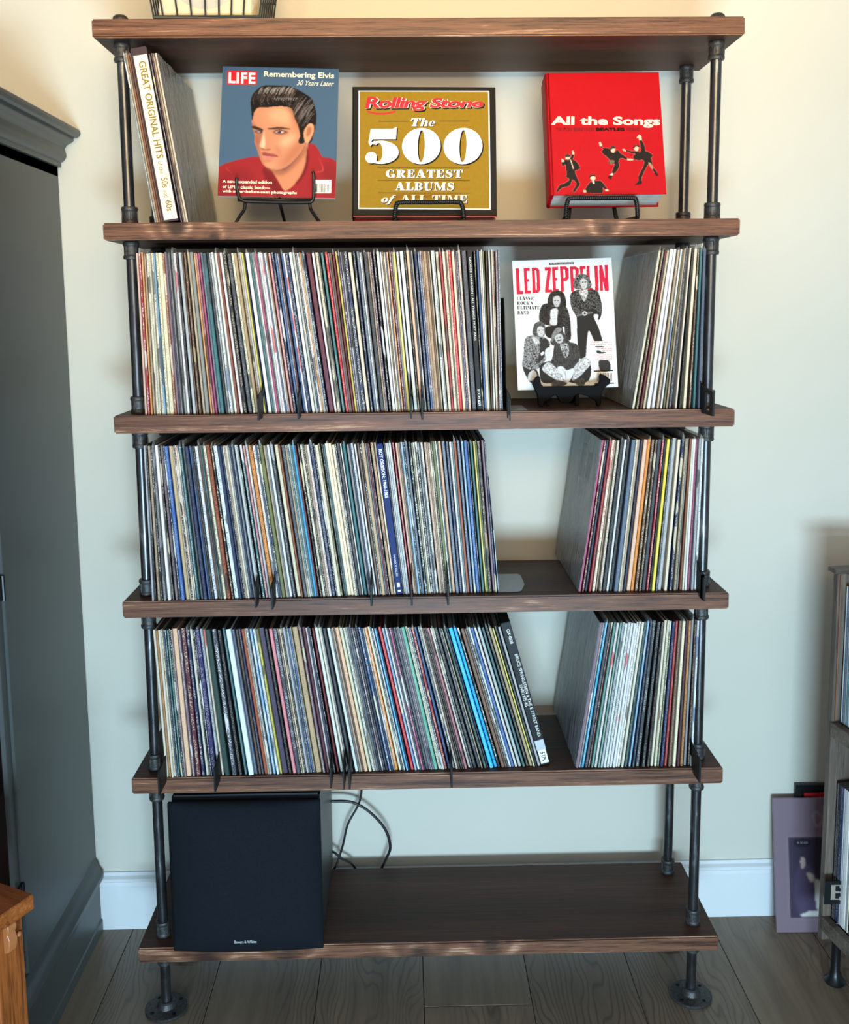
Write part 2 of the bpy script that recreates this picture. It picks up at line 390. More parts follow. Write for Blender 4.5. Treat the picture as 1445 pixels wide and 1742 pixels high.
    if c == '5': return 1.02, [[(.16, 1.0), (.10, .60), (.17, .60), (.22, .70), (.90, .70), (.92, 1.06), (.80, 1.0)]]+_ring(.47, .32, .52, .335, .12, .27, -150, 128, .40)+_disc(.19, .17, .17)+[[(.10, .60), (.17, .60), (.3, .66), (.16, .5)]]
    if c == '0': return 1.16, _ring(.58, .5, .56, .52, .10, .46, n=40)
    if c == '-': return .5, _r(.05, .4, .45, .5)
    if c in "'\u2019": return .24, [[(.04, 1), (.2, 1), (.12, .68), (.06, .7)]]
    return .4, []
def serif(name, body, quad, mat, parent, M, lift, shear=0.0, track=.09, shift=(0, 0)):
    x = 0; polys = []
    for c in body:
        wd, g = glyph(c)
        polys += [[(p[0]+x+shear*p[1], p[1]) for p in P] for P in g]; x += wd+track
    xs = [p[0] for P in polys for p in P]; x0, x1 = min(xs), max(xs)
    a, b, c, d = quad
    out = [[(a+(p[0]-x0)/(x1-x0)*(c-a)+shift[0], d+(b-d)*p[1]+shift[1]) for p in P] for P in polys]
    return flat_polys(name, out, mat, parent, M, lift)
def homography(src, dst):
    A = []; B = []
    for (x, y), (u, v) in zip(src, dst):
        A += [[x, y, 1, 0, 0, 0, -u*x, -u*y], [0, 0, 0, x, y, 1, -v*x, -v*y]]; B += [u, v]
    h = np.append(np.linalg.solve(np.array(A, float), np.array(B, float)), 1).reshape(3, 3)
    def f(x, y):
        q = h @ np.array([x, y, 1.0]); return q[0]/q[2], q[1]/q[2]
    return f
class Page:
    """flat cover. corners = TL,TR,BR,BL in drawing units; Wm,Hm size in metres. Panel local: x 0..Wm, z 0..Hm, facing -y"""
    def __init__(s, corners, Wm, Hm): s.h = homography(corners, [(0, 1), (1, 1), (1, 0), (0, 0)]); s.W, s.H = Wm, Hm
    def __call__(s, x, y):
        u, v = s.h(x, y); return Vector((u*s.W, 0, v*s.H))
def blur(a, sg):
    if sg <= 0: return a
    r = max(1, int(sg*2.5)); k = np.exp(-.5*(np.arange(-r, r+1)/sg)**2); k /= k.sum()
    p = np.pad(a, r, mode='edge')
    p = sum(k[i]*p[i:i+a.shape[0], :] for i in range(2*r+1))
    return sum(k[i]*p[:, i:i+a.shape[1]] for i in range(2*r+1))
class Canvas:
    """vertex-coloured grid for photographic print; drawn with soft polygons in page units"""
    def __init__(s, page, nx, ny, bg):
        s.p, s.nx, s.ny = page, nx, ny
        s.c = np.ones((ny, nx, 3))*np.array(rgb(*bg)); s.a = np.zeros((ny, nx))
    def mask(s, pts, smooth=True, sg=.6):
        if smooth and len(pts) > 3: pts = [(q.x, q.y) for q in spline([(a, b, 0) for a, b in pts], 4, True)]
        P = np.array([s.p.h(x, y) for x, y in pts]); P[:, 0] *= s.nx; P[:, 1] *= s.ny
        X, Y = np.meshgrid(np.arange(s.nx)+.5, np.arange(s.ny)+.5); m = np.zeros((s.ny, s.nx), bool)
        x0, x1 = int(max(0, P[:, 0].min()-1)), int(min(s.nx, P[:, 0].max()+2)); y0, y1 = int(max(0, P[:, 1].min()-1)), int(min(s.ny, P[:, 1].max()+2))
        if x1 <= x0 or y1 <= y0: return m.astype(float)
        Xs, Ys = X[y0:y1, x0:x1], Y[y0:y1, x0:x1]; ms = np.zeros(Xs.shape, bool); j = len(P)-1
        for i in range(len(P)):
            xi, yi = P[i]; xj, yj = P[j]
            if abs(yj-yi) > 1e-9: ms ^= ((yi > Ys) != (yj > Ys)) & (Xs < (xj-xi)*(Ys-yi)/(yj-yi)+xi)
            j = i
        m[y0:y1, x0:x1] = ms
        return blur(m.astype(float), sg)
    def fill(s, pts, col, sg=.6, op=1.0, smooth=True, clip=None, noise=0):
        m = s.mask(pts, smooth, sg)*op
        if clip is not None: m = m*clip
        c = np.array(rgb(*col))
        if noise:
            nz = blur(rng.rand(s.ny, s.nx), .9); nz = (nz-nz.mean())/nz.std(); c = np.clip(c*(1+noise*nz[..., None]), 0, 1)
        s.c = s.c*(1-m[..., None])+c*m[..., None]; s.a = np.maximum(s.a, m)
        return m
    def line(s, pts, wd, col, sg=.5, op=1.0, clip=None):
        P = [Vector((a, b)) for a, b in pts]
        if len(P) > 2: P = [Vector((q.x, q.y)) for q in spline([(a, b, 0) for a, b in pts], 4)]
        L, Rr = [], []
        for i, p in enumerate(P):
            t = (P[min(i+1, len(P)-1)]-P[max(i-1, 0)]).normalized(); n = Vector((-t.y, t.x))*wd/2*(1-.5*abs(2*i/(len(P)-1)-1)); L.append(tuple(p+n)); Rr.append(tuple(p-n))
        return s.fill(L+Rr[::-1], col, sg, op, False, clip)
    def build(s, name, parent, lift, cut=None):
        nx, ny = s.nx, s.ny
        xs = np.linspace(0, s.p.W, nx+1); zs = np.linspace(0, s.p.H, ny+1); X, Z = np.meshgrid(xs, zs)
        co = np.stack([X.ravel(), np.full(X.size, -lift), Z.ravel()], 1)
        i = np.arange(ny)[:, None]*(nx+1)+np.arange(nx)[None, :]
        F = np.stack([i, i+1, i+nx+2, i+nx+1], -1).reshape(-1, 4); C = s.c.reshape(-1, 3)
        if cut is not None:
            k = s.a.ravel() > cut; F = F[k]; C = C[k]
        me = bpy.data.meshes.new(name); me.vertices.add(len(co)); me.vertices.foreach_set('co', co.ravel())
        me.loops.add(F.size); me.loops.foreach_set('vertex_index', F.ravel()); me.polygons.add(len(F)); me.polygons.foreach_set('loop_start', np.arange(len(F))*4)
        me.update(calc_edges=True)
        at = me.attributes.new('print', 'FLOAT_COLOR', 'CORNER'); d = np.ones((len(F), 4, 4)); d[:, :, :3] = C[:, None, :]
        at.data.foreach_set('color', d.ravel())
        return link(name, me, PRINT, parent)

# ================================================================ THE SETTING
WY = .3418
o = MB().box((-1.9, WY, 0), (2.3, WY+.1, 2.75)).build('wall_back', WALL); tag(o, kind='structure')
fl = MB().box((-1.9, -4.2, -.06), (2.3, WY, -.0035)).build('floor', DARKGAP); tag(fl, kind='structure')
xs = [-1.9+.235*0]
edges = [-.014+.235*k for k in range(-8, 10)]
plank_cache = {}
for k in range(len(edges)-1):
    x0, x1 = edges[k], edges[k+1]
    if abs(x0+.014) < 1e-6: cuts = [.033, -1.55, -3.0]
    else: cuts = [(-.62-.47*((k*7) % 5)) - .9*j*1.0 for j in range(3)]
    ys = [WY-.002]+[c for c in cuts if c > -4.1]+[-4.2]
    for a, b in zip(ys, ys[1:]):
        Lw, Ld = (x1-x0)-.0016, (a-b)-.0016
        me = MB().box((-Lw/2, -Ld/2, -.006), (Lw/2, Ld/2, 0), bev=.0009)
        p = me.build('plank', FLOOR, fl); p.location = ((x0+x1)/2, (a+b)/2, 0)
# baseboard with a moulded cap
prof = [(0, 0), (-.0155, 0), (-.0155, .108), (-.013, .112), (-.0125, .120), (-.017, .124), (-.0165, .131), (-.009, .136), (-.006, .1432), (0, .1432)]
o = MB().prism([(WY+p[0], p[1]) for p in prof], 'x', -1.9, 2.3).build('baseboard_back', TRIMW); tag(o, kind='structure')

# ================================================================ SHELVING UNIT
ST = [2.0328, 1.662, 1.2935, .921, .548, .1725]     # board tops
SB = [1.9992, 1.6297, 1.2585, .8867, .5138, .1395]  # board undersides
XL = [-.6117, -.6100, -.6080, -.6093, -.6085, -.6125]; XR = [.6071, .6095, .6108, .6104, .6095, .6107]
DEP = .285
unit = empty('pipe_shelving_unit', (0, 0, 0), label='tall shelving unit of dark-stained boards on black iron pipes standing against the wall', cat='shelf')
KN = m_wood('walnut_stained_pine_knotty', knots=[(.35, -DEP/2, 0, 9, .03), (-.47, -DEP/2, .004, 12, .045), (-.40, -DEP/2, -.012, 8, .022)], **BOARDW)
LOW = m_wood('walnut_stained_pine_knot_in_top', knots=[(-.17, .05, .016, 5, .05), (-.30, -DEP/2, .012, 9, .06), (-.02, -DEP/2, -.014, 10, .06), (.13, -DEP/2, .010, 9, .05), (-.47, -DEP/2, -.01, 8, .06)], **BOARDW)
for i in range(6):
    g = bmesh.new(); bmesh.ops.create_cube(g, size=1)
    W_, H_ = XR[i]-XL[i], ST[i]-SB[i]
    for v in g.verts: v.co = Vector((v.co.x*W_, v.co.y*DEP, v.co.z*H_))
    bmesh.ops.bevel(g, geom=g.edges[:], offset=.0028, segments=2, affect='EDGES')
    me = bpy.data.meshes.new('shelf_board'); g.to_mesh(me); g.free()
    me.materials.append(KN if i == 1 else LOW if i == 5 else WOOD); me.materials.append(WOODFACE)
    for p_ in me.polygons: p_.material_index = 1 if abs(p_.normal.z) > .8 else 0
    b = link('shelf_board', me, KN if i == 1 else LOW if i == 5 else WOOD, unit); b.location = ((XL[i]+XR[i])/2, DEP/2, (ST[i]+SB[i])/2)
# shrink slight wave on the lowest board edge is left to the grain
coup_prof = [(.0125, 0), (.0150, .0005), (.0158, .003), (.0158, .0065), (.0150, .008), (.0142, .009), (.0142, .025), (.0150, .026), (.0158, .0275), (.0158, .031), (.0150, .0335), (.0125, .034)]
cm = MB().lathe(coup_prof, n=24)
for k in range(4):   # cast ribs
    a = math.pi/4+k*math.pi/2; M = Matrix.Rotation(a, 4, 'Z')
    cm.box((.0130, -.0022, .008), (.0156, .0022, .026), M, bev=.0006)
coup = cm.build('coupling', CAST, unit, angle=35); coup_me = coup.data
bpy.data.objects.remove(coup)
def place(me, name, loc, parent, rz=0, flip=False):
    o = bpy.data.objects.new(name, me); COL.objects.link(o); o.parent = parent; o.location = loc; o.rotation_euler = (math.pi if flip else 0, 0, rz); return o
PX = [(-.570, .046), (.5695, .050), (-.566, .242), (.566, .242)]
pr = .0106
for (x, y) in PX:
    for i in range(5):
        z1, z0 = SB[i], ST[i+1]
        p = MB().lathe([(pr, z0+.002), (pr, z1-.002)], n=20).build('pipe', STEEL, unit, angle=35); p.location = (x, y, 0)
        MBc = place(coup_me, 'coupling', (x, y, z0+.0003), unit, random.random()*3)
        place(coup_me, 'coupling', (x, y, z1-.0003), unit, random.random()*3, flip=True)
    # foot
    p = MB().lathe([(pr, .004), (pr, SB[5]-.001)], n=20).build('pipe', STEEL, unit, angle=35); p.location = (x, y, 0)
    c = MB().lathe([(.0125, 0), (.0148, .002), (.0148, .008), (.013, .010), (.013, .020), (.0148, .022), (.0150, .030), (.0125, .032)], n=22).build('coupling', CAST, unit, angle=35)
    c.location = (x, y, SB[5]-.033)
    # flange: plate with four screw holes and raised hub
    g = bmesh.new(); n = 40; Ro, Ri = .045, .014
    me = bpy.data.meshes.new('floor_flange')
    fb = MB().lathe([(.0447, 0), (.0455, .002), (.0455, .0048), (.0440, .0062), (.026, .0068), (.0205, .0085), (.0182, .014), (.0172, .019), (.0150, .0205), (.0150, .0215)], n=40)
    g.free(); bpy.data.meshes.remove(me)
    fo = fb.build('floor_flange', CAST, unit, angle=35); fo.location = (x, y, .0002)
    for k in range(4):
        a = R(40+90*k)
        h = MB().lathe([(.0042, 0), (.0042, .0012)], n=14).build('screw_hole', BLACKINK, fo); h.location = (.0335*math.cos(a), .0335*math.sin(a), .0057)
    # top cap
    c = MB().lathe([(.0135, 0), (.0150, .001), (.0150, .010), (.0138, .0145), (.0100, .018), (.004, .0192), (0, .0194)], n=22).build('end_cap', CAST, unit, angle=50); c.location = (x, y, ST[0])

# ================================================================ RECORDS
CN = dict(cream=(232, 218, 186), white=(236, 234, 226), tan=(186, 158, 122), brown=(108, 78, 60), grey=(140, 140, 136), silver=(178, 180, 180), black=(30, 29, 31), charcoal=(66, 67, 72),
          navy=(40, 50, 82), blue=(58, 98, 158), sky=(120, 170, 205), cyan=(40, 176, 228), teal=(66, 120, 122), mint=(104, 172, 148), darkgreen=(44, 66, 58), olive=(112, 112, 66), yellow=(232, 212, 70),
          orange=(222, 142, 66), peach=(226, 180, 146), red=(200, 44, 50), darkred=(128, 36, 40), maroon=(92, 36, 50), pink=(206, 120, 128), magenta=(188, 70, 112), purple=(88, 62, 100), plum=(74, 60, 82), indigo=(52, 48, 96), mauve=(140, 112, 122), rust=(160, 82, 52), slate=(92, 104, 122), ivory=(222, 232, 236))
SAY = dict(ivory='pale blue-white', sky='light blue', cyan='bright cyan', darkgreen='dark green', darkred='dark red', mint='mint green', slate='slate blue', plum='dark plum')
SECOND = dict(black=['white', 'grey', 'cream', 'tan'], charcoal=['white', 'silver', 'black'], cream=['black', 'brown', 'red', 'charcoal'], white=['black', 'charcoal', 'blue', 'red'], tan=['black', 'cream', 'brown'], brown=['cream', 'tan', 'black'], grey=['black', 'white', 'charcoal'])
def jit(c, a=.10, ds=.0):
    gy = sum(c)/3; c = tuple(x*(1-ds)+gy*ds for x in c); c = rgb(*c); k = 1+random.uniform(-a, a); return tuple(min(1, max(0, x*k*(1+random.uniform(-.04, .04)))) for x in c)
# a row: anchors (top px, bottom px), pixel heights of tops and bottoms, list of named spines (top px, colour, px width), filler mix
ROWS = []
ROWS.append(dict(key='top left block', shelf=2, yf=lambda t: .014+.006*t, yt=425, yb=(703, 700), anch=[(231, 247), (310, 337), (373, 410), (415, 455), (520, 561), (598, 630), (672, 698), (740, 763), (795, 813), (852, 857)],
    mix='cream cream white white tan brown black charcoal grey grey navy silver tan mauve brown charcoal slate cream white plum', amt=.8,
    named='231 peach 3.5|235 red 4|240 orange 3|244 tan 3|248 cream 4|252 cream 3|256 cream 4|260 sky 3|264 cream 4|268 cream 7|275 rust 4|279 mauve 4|283 plum 3|290 grey 4|294 white 4|299 black 3|303 silver 5|312 brown 4|318 tan 4|322 grey 6|329 orange 3|332 pink 3|336 magenta 3|340 slate 4|344 teal 6|351 charcoal 4|358 white 4|364 white 4|368 rust 4|373 white 4|378 black 6|385 charcoal 7|393 cream 4|397 tan 5|403 tan 4|410 yellow 3|417 white 6|424 teal 3|432 magenta 4|442 white 4|456 pink 4|461 navy 4|466 blue 4|477 blue 4|484 navy 6|491 white 5|497 silver 4|508 orange 3|514 navy 4|520 maroon 9|530 white 4|536 cream 5|545 teal 5|552 red 5|560 brown 4|565 darkred 4|570 yellow 3.5|574 purple 4|584 navy 7|592 cream 6|600 navy 4|606 slate 5|618 charcoal 7|628 purple 4|634 black 4|640 white 5|646 white 3|657 orange 3|661 darkred 4|668 yellow 4.5|674 white 4|680 white 6|687 black 3|691 peach 5|704 navy 5|710 blue 3|720 tan 5|733 white 4|741 cream 5|747 red 4|752 cream 5|762 red 5|768 cream 5|779 cream 4|785 charcoal 9|795 BOX 10|806 black 3|811 blue 4|821 olive 3|826 brown 3|831 white 3|836 cream 3|843 mauve 4|847 slate 4'))
ROWS.append(dict(key='top right group', shelf=2, yf=lambda t: .014, yt=424, yb=(697, 696), anch=[(1122, 1076), (1160, 1125), (1202, 1196)],
    mix='cream white tan brown black tan cream slate', amt=.8,
    named='1122 cream 4|1127 brown 4|1132 darkred 3.5|1136 tan 4|1141 white 6|1148 white 5|1154 tan 4|1159 white 3|1162 olive 3|1168 charcoal 5|1174 cream 3|1178 black 3|1182 cream 5|1188 brown 3|1192 teal 4|1197 slate 5'))
ROWS.append(dict(key='middle left block', shelf=3, yf=lambda t: .004+.022*t, yt=752, yb=(1020, 1005), anch=[(244, 259), (279, 309), (360, 398), (422, 463), (497, 537), (560, 600), (640, 675), (725, 752), (785, 808), (826, 846)],
    mix='black black charcoal grey tan brown cream white navy olive slate teal black tan brown silver', amt=.9,
    named='244 silver 3|247 black 3|251 tan 4|258 grey 4|263 white 5|268 black 3|272 mauve 4|279 blue 6|286 tan 6|297 cream 3|303 teal 4|309 charcoal 4|314 navy 6|321 blue 3|330 white 5|336 brown 4|345 cream 4|350 rust 6|357 black 4|362 ivory 6.5|369 navy 5|383 cream 3|392 slate 4|398 silver 5|407 teal 4|412 pink 4|417 silver 4|422 orange 6|429 white 4|440 olive 6|447 tan 3.5|453 white 4|459 charcoal 5|466 cream 6|473 rust 3|478 charcoal 6|496 cyan 4|500 darkred 3|505 black 4|510 cream 4|521 white 4|526 navy 6|535 cream 6|546 black 3|552 cream 6|558 cream 5|564 cream 5|572 black 6|582 teal 5|589 grey 4|596 white 4|602 white 3|607 brown 4|614 tan 6|623 darkred 3|630 tan 5|636 cream 3|640 ROY 12|655 silver 3|661 white 4|667 red 3|672 peach 4|681 sky 4|688 slate 5|694 black 5|705 black 5|715 white 4|721 peach 4.5|728 tan 4|735 olive 5|745 peach 5|751 slate 6|758 navy 5|764 white 4|771 rust 5|777 slate 5|784 sky 4|789 blue 6|799 teal 4|805 yellow 3|811 black 6|819 mauve 4|823 indigo 3'))
ROWS.append(dict(key='middle right group', shelf=3, yf=lambda t: .018, yt=748, yb=(1008, 1005), anch=[(1025, 985), (1052, 1020), (1105, 1075), (1146, 1120), (1200, 1189)],
    mix='tan brown cream black charcoal grey cream black', amt=.9,
    named='1025 magenta 3.5|1029 darkred 3.5|1033 navy 4|1038 red 4|1043 cream 4.5|1052 cream 4|1057 black 6|1064 white 3.5|1068 black 6|1076 slate 7|1086 tan 4|1091 navy 4|1097 peach 7|1104 orange 5|1110 brown 5|1116 brown 4|1121 charcoal 6|1128 red 3.5|1132 black 3|1136 yellow 5|1142 charcoal 3|1146 silver 6|1154 cream 5|1161 navy 5|1167 tan 4|1175 rust 3|1181 white 4|1185 magenta 3|1190 silver 4|1195 white 4'))
ROWS.append(dict(key='bottom left block', shelf=4, yf=lambda t: .004+.018*t, yt=1072, yb=(1325, 1306), anch=[(260, 283), (293, 318), (340, 372), (384, 424), (435, 477), (520, 562), (560, 610), (620, 674), (643, 700), (699, 757), (735, 803), (763, 834), (837, 908), (853, 921)],
    mix='black charcoal grey tan cream silver brown navy plum teal slate black mauve white', amt=.9,
    named='260 cream 4|265 orange 3|269 cream 4|276 charcoal 4|284 teal 3|293 peach 8|302 mauve 4|307 maroon 8|316 navy 5|322 cream 4|331 indigo 8|340 silver 4|345 cream 3|350 darkgreen 8|360 charcoal 8|370 black 6|378 teal 4|384 ivory 9|394 slate 4|400 brown 4|405 navy 4|410 rust 5|418 grey 4|424 sky 4|430 ivory 4|435 yellow 3.5|440 plum 9|450 black 5|457 pink 6|464 charcoal 7|480 silver 4|490 blue 3|497 tan 9|508 mauve 4|514 maroon 5|522 plum 4|530 darkred 3.5|535 white 5|541 cream 4|549 charcoal 5|556 white 5|570 peach 6|577 cream 5|583 white 4|590 slate 4|604 navy 4|609 blue 4|619 orange 5|625 cream 4|636 cyan 3|643 red 5|649 sky 4|654 white 3.5|661 magenta 4|668 charcoal 5|682 mint 6|689 cream 3.5|699 red 4.5|704 blue 4|710 slate 4|726 pink 4|731 cream 3.5|738 black 6|745 charcoal 5|754 darkgreen 5|763 cyan 7|771 cyan 5|777 black 4|783 brown 6|796 white 3.5|800 blue 5|806 white 4|812 silver 5|819 teal 4|825 black 5|831 tan 5|837 yellow 3|841 black 5|847 silver 5|853 SPR 18'))
ROWS.append(dict(key='bottom right group', shelf=4, yf=lambda t: .012, yt=1060, yb=(1307, 1305), anch=[(1022, 980), (1060, 1022), (1090, 1053), (1120, 1093), (1190, 1179)],
    mix='cream white black tan', amt=.85,
    named='1022 mauve 5|1027 grey 3|1031 cyan 4|1036 charcoal 5|1041 maroon 3|1046 mint 3.5|1051 white 4|1056 mint 3|1060 silver 4|1065 white 4|1070 white 4|1075 white 4|1080 ivory 4|1085 white 3.5|1089 white 3|1093 cream 4|1097 darkgreen 5|1103 sky 3.5|1107 navy 4|1112 charcoal 6|1119 black 6|1126 black 5|1132 cream 4|1137 cream 4|1141 olive 3|1145 navy 5|1151 red 4|1156 brown 5|1162 cream 5|1168 maroon 4|1173 orange 4|1178 grey 4|1183 black 4|1187 white 3'))
ROWS.append(dict(key='leaning top-bay records', shelf=1, yf=lambda t: .004, yt=78, yb=(374, 374), anch=[(208, 263), (221, 276), (252, 308), (266, 320)], mix='tan', amt=.6,
    named='208 grey 3|211.5 tan 3|215 rust 3|218.5 brown 3|222 HITS 29|252 plum 3|255.5 brown 3|259 tan 3|262.5 cream 3.5'))

def spine_mesh(name, t, h, d, c1, c2, amt, seed):
    """card sleeve: six-sided section, front edge folded; origin at front-left-bottom corner, y into the shelf"""
    ch = min(t*.28, .0012)
    sec = [(0, d), (0, ch), (ch*.9, 0), (t-ch*.9, 0), (t, ch), (t, d)]
    V = [(x, y, 0) for x, y in sec]+[(x, y, h) for x, y in sec]; F = []; kind = []
    for i in range(5): F.append((i, i+1, i+7, i+6)); kind.append('side' if i in (0, 4) else 'front')
    F.append((5, 0, 6, 11)); kind.append('back'); F.append((11, 10, 9, 8, 7, 6)[::1]); kind.append('top'); F.append((0, 5, 4, 3, 2, 1)); kind.append('bot')
    return V, F, kind
def fill_attrs(me, data):
    """data: list of (kind, thickness, height, verts index base, c1, c2, top, amt, seed) per polygon"""
    me.attributes.new('spine_a', 'FLOAT_COLOR', 'CORNER'); me.attributes.new('spine_b', 'FLOAT_COLOR', 'CORNER')
    me.uv_layers.new(name='uv'); me.uv_layers.new(name='uv2')
    n = len(me.loops); a = np.ones((n, 4)); b = np.ones((n, 4)); U = np.zeros((n, 2)); S = np.zeros((n, 2))
    for p, (kind, t, h, loc, c1, c2, top, amt, seed) in zip(me.polygons, data):
        for li in p.loop_indices:
            x, z = loc[me.loops[li].vertex_index]
            U[li] = (x/t, z/h); S[li] = (seed, amt if kind == 'front' else 0)
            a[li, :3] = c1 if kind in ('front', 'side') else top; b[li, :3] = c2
    A, B = me.attributes['spine_a'], me.attributes['spine_b']; u1, u2 = me.uv_layers['uv'], me.uv_layers['uv2']
    A.data.foreach_set('color', a.ravel()); B.data.foreach_set('color', b.ravel()); u1.data.foreach_set('uv', U.ravel()); u2.data.foreach_set('uv', S.ravel())
def interp(x, an):
    if x <= an[0][0]: return an[0][1]+(x-an[0][0])
    for (a, b), (c, d) in zip(an, an[1:]):
        if x <= c: return b+(x-a)*(d-b)/(c-a)
    return an[-1][1]+(x-an[-1][0])
recs = []; special = {}
for ri, rw in enumerate(ROWS):
    items = []; an = rw['anch']; end = an[-1][0] if rw['shelf'] != 4 or 'left' not in rw['key'] else 871
    for tok in rw['named'].split('|'):
        a, c, wd = tok.split(); items.append((float(a), c, float(wd), True))
    x = an[0][0]; seq = []; mix = rw['mix'].split(); last = None
    for a, c, wd, nm in items+[(end, None, 0, False)]:
        a = max(a, x)
        while a-x > 2.4:
            gap = a-x; wf = random.uniform(2.3, 3.4)
            if gap-wf < 2.2: wf = gap if gap < 4.0 else gap/2
            cc = random.choice([m for m in mix if m != last]); last = cc
            seq.append([x, wf, cc, False]); x += wf
        if c is None: break
        seq.append([a, wd, c, True]); x = a+wd
    zt = ST[rw['shelf']]
    for (x, wd, c, nm) in seq:
        fr = (x-seq[0][0])/max(1, (seq[-1][0]-seq[0][0]))
        yf = rw['yf'](fr)+random.uniform(-.0025, .0025)
        yb = rw['yb'][0]+(rw['yb'][1]-rw['yb'][0])*fr
        y0 = rw['yf'](fr)
        tL, tR = onY(x, rw['yt'], y0).x, onY(x+wd, rw['yt'], y0).x
        bL, bR = onY(interp(x, an), yb, y0).x, onY(interp(x+wd, an), yb, y0).x
        sp = c in ('BOX', 'ROY', 'SPR', 'HITS')
        h = .312+random.uniform(-.0015, .0015)
        if sp: h = .316
        th = math.atan2(bL-tL, .312*(1 if not sp else 1)); th = math.asin(max(-.4, min(.4, (bL-tL)/.315)))
        t = min(tR-tL, bR-bL)*math.cos(th)*(.92 if not sp else .95)
        lift = max(0, -t*math.sin(th)) + .0006
        recs.append(dict(row=ri, x=bL, th=th, t=t, h=h, yf=max(yf, -.012), c=c, nm=nm, px=wd, lift=lift, z=zt, amt=rw['amt'], sp=sp))
# which are built singly: the 296 widest
norm = [r for r in recs if not r['sp']]
order = sorted(norm, key=lambda r: -(r['t'] + (.01 if ROWS[r['row']]['shelf'] == 1 else 0) + (.01 if r['row'] in (1, 3, 5) and r is [q for q in norm if q['row'] == r['row']][0] else 0)))
single = set(id(r) for r in order[:298])
print('RECORDS', len(recs), 'thinnest single px', order[297]['px'])
ORD = ['first', 'second', 'third', 'fourth', 'fifth', 'sixth', 'seventh', 'eighth', 'ninth', 'tenth', 'eleventh', 'twelfth']
MARK = [  # landmarks per row: (predicate start px, words)
    {'maroon': 'the broad maroon spine', 'BOX': 'the black box set', 'START': 'the left pipe', 'END': 'the tall black bookend', 'teal': None},
    {'START': 'the glossy outer plastic face', 'END': 'the right pipe'},
    {'START': 'the left pipe', 'ROY': 'the blue box set', 'ivory': 'the pale blue-white spine', 'END': 'the pale metal bookend'},
    {'START': 'the leaning grey plastic face', 'yellow': 'the yellow spine', 'END': 'the right pipe'},
    {'START': 'the left pipe', 'indigo': 'the indigo spine', 'SPR': 'the black box set', 'END': 'the open end'},
    {'START': 'the outer plastic face', 'red': 'the red spine', 'END': 'the right pipe'},
    {'START': 'the left pipe', 'HITS': 'the cream box set', 'END': 'the bare glossy cover'}]
SHN = ['top row left block', 'top row right group', 'middle row left block', 'middle row right group', 'bottom row left block', 'bottom row right group', 'bay under the top board']
def label_for(r, row):
    i = row.index(r); mk = MARK[r['row']]; best = (i+1, 'right of '+mk['START'], None, -1)
    cands = [(i, 'right of '+mk['START'], row[:i]), (len(row)-1-i, 'left of '+mk['END'], row[i+1:])]
    for j, q in enumerate(row):
        if q is r or q['c'] == r['c']: continue
        if mk.get(q['c']) and sum(1 for s in row if s['c'] == q['c']) == 1:
            if j < i: cands.append((i-j, 'right of '+mk[q['c']], row[j+1:i]))
            else: cands.append((j-i, 'left of '+mk[q['c']], row[i+1:j]))
    cands = [(sum(1 for s in seg if s['c'] == r['c']), d, wds) for d, wds, seg in cands]
    k, d, wds = min(cands)
    cn = SAY.get(r['c'], r['c'])
    o_ = ORD[k] if k < len(ORD) else str(k+1)+'th'
    o_ = 'first' if k == 0 else o_
    if sum(1 for s in row if s['c'] == r['c']) == 1: return 'only %s record spine in the %s' % (cn, SHN[r['row']])
    return '%s record, %s %s, %s' % (cn, o_, wds, SHN[r['row']])
bulkV, bulkF, bulkD = [], [], []
FILMV = m_film('plastic_outer_sleeve', .30, (200, 200, 196))
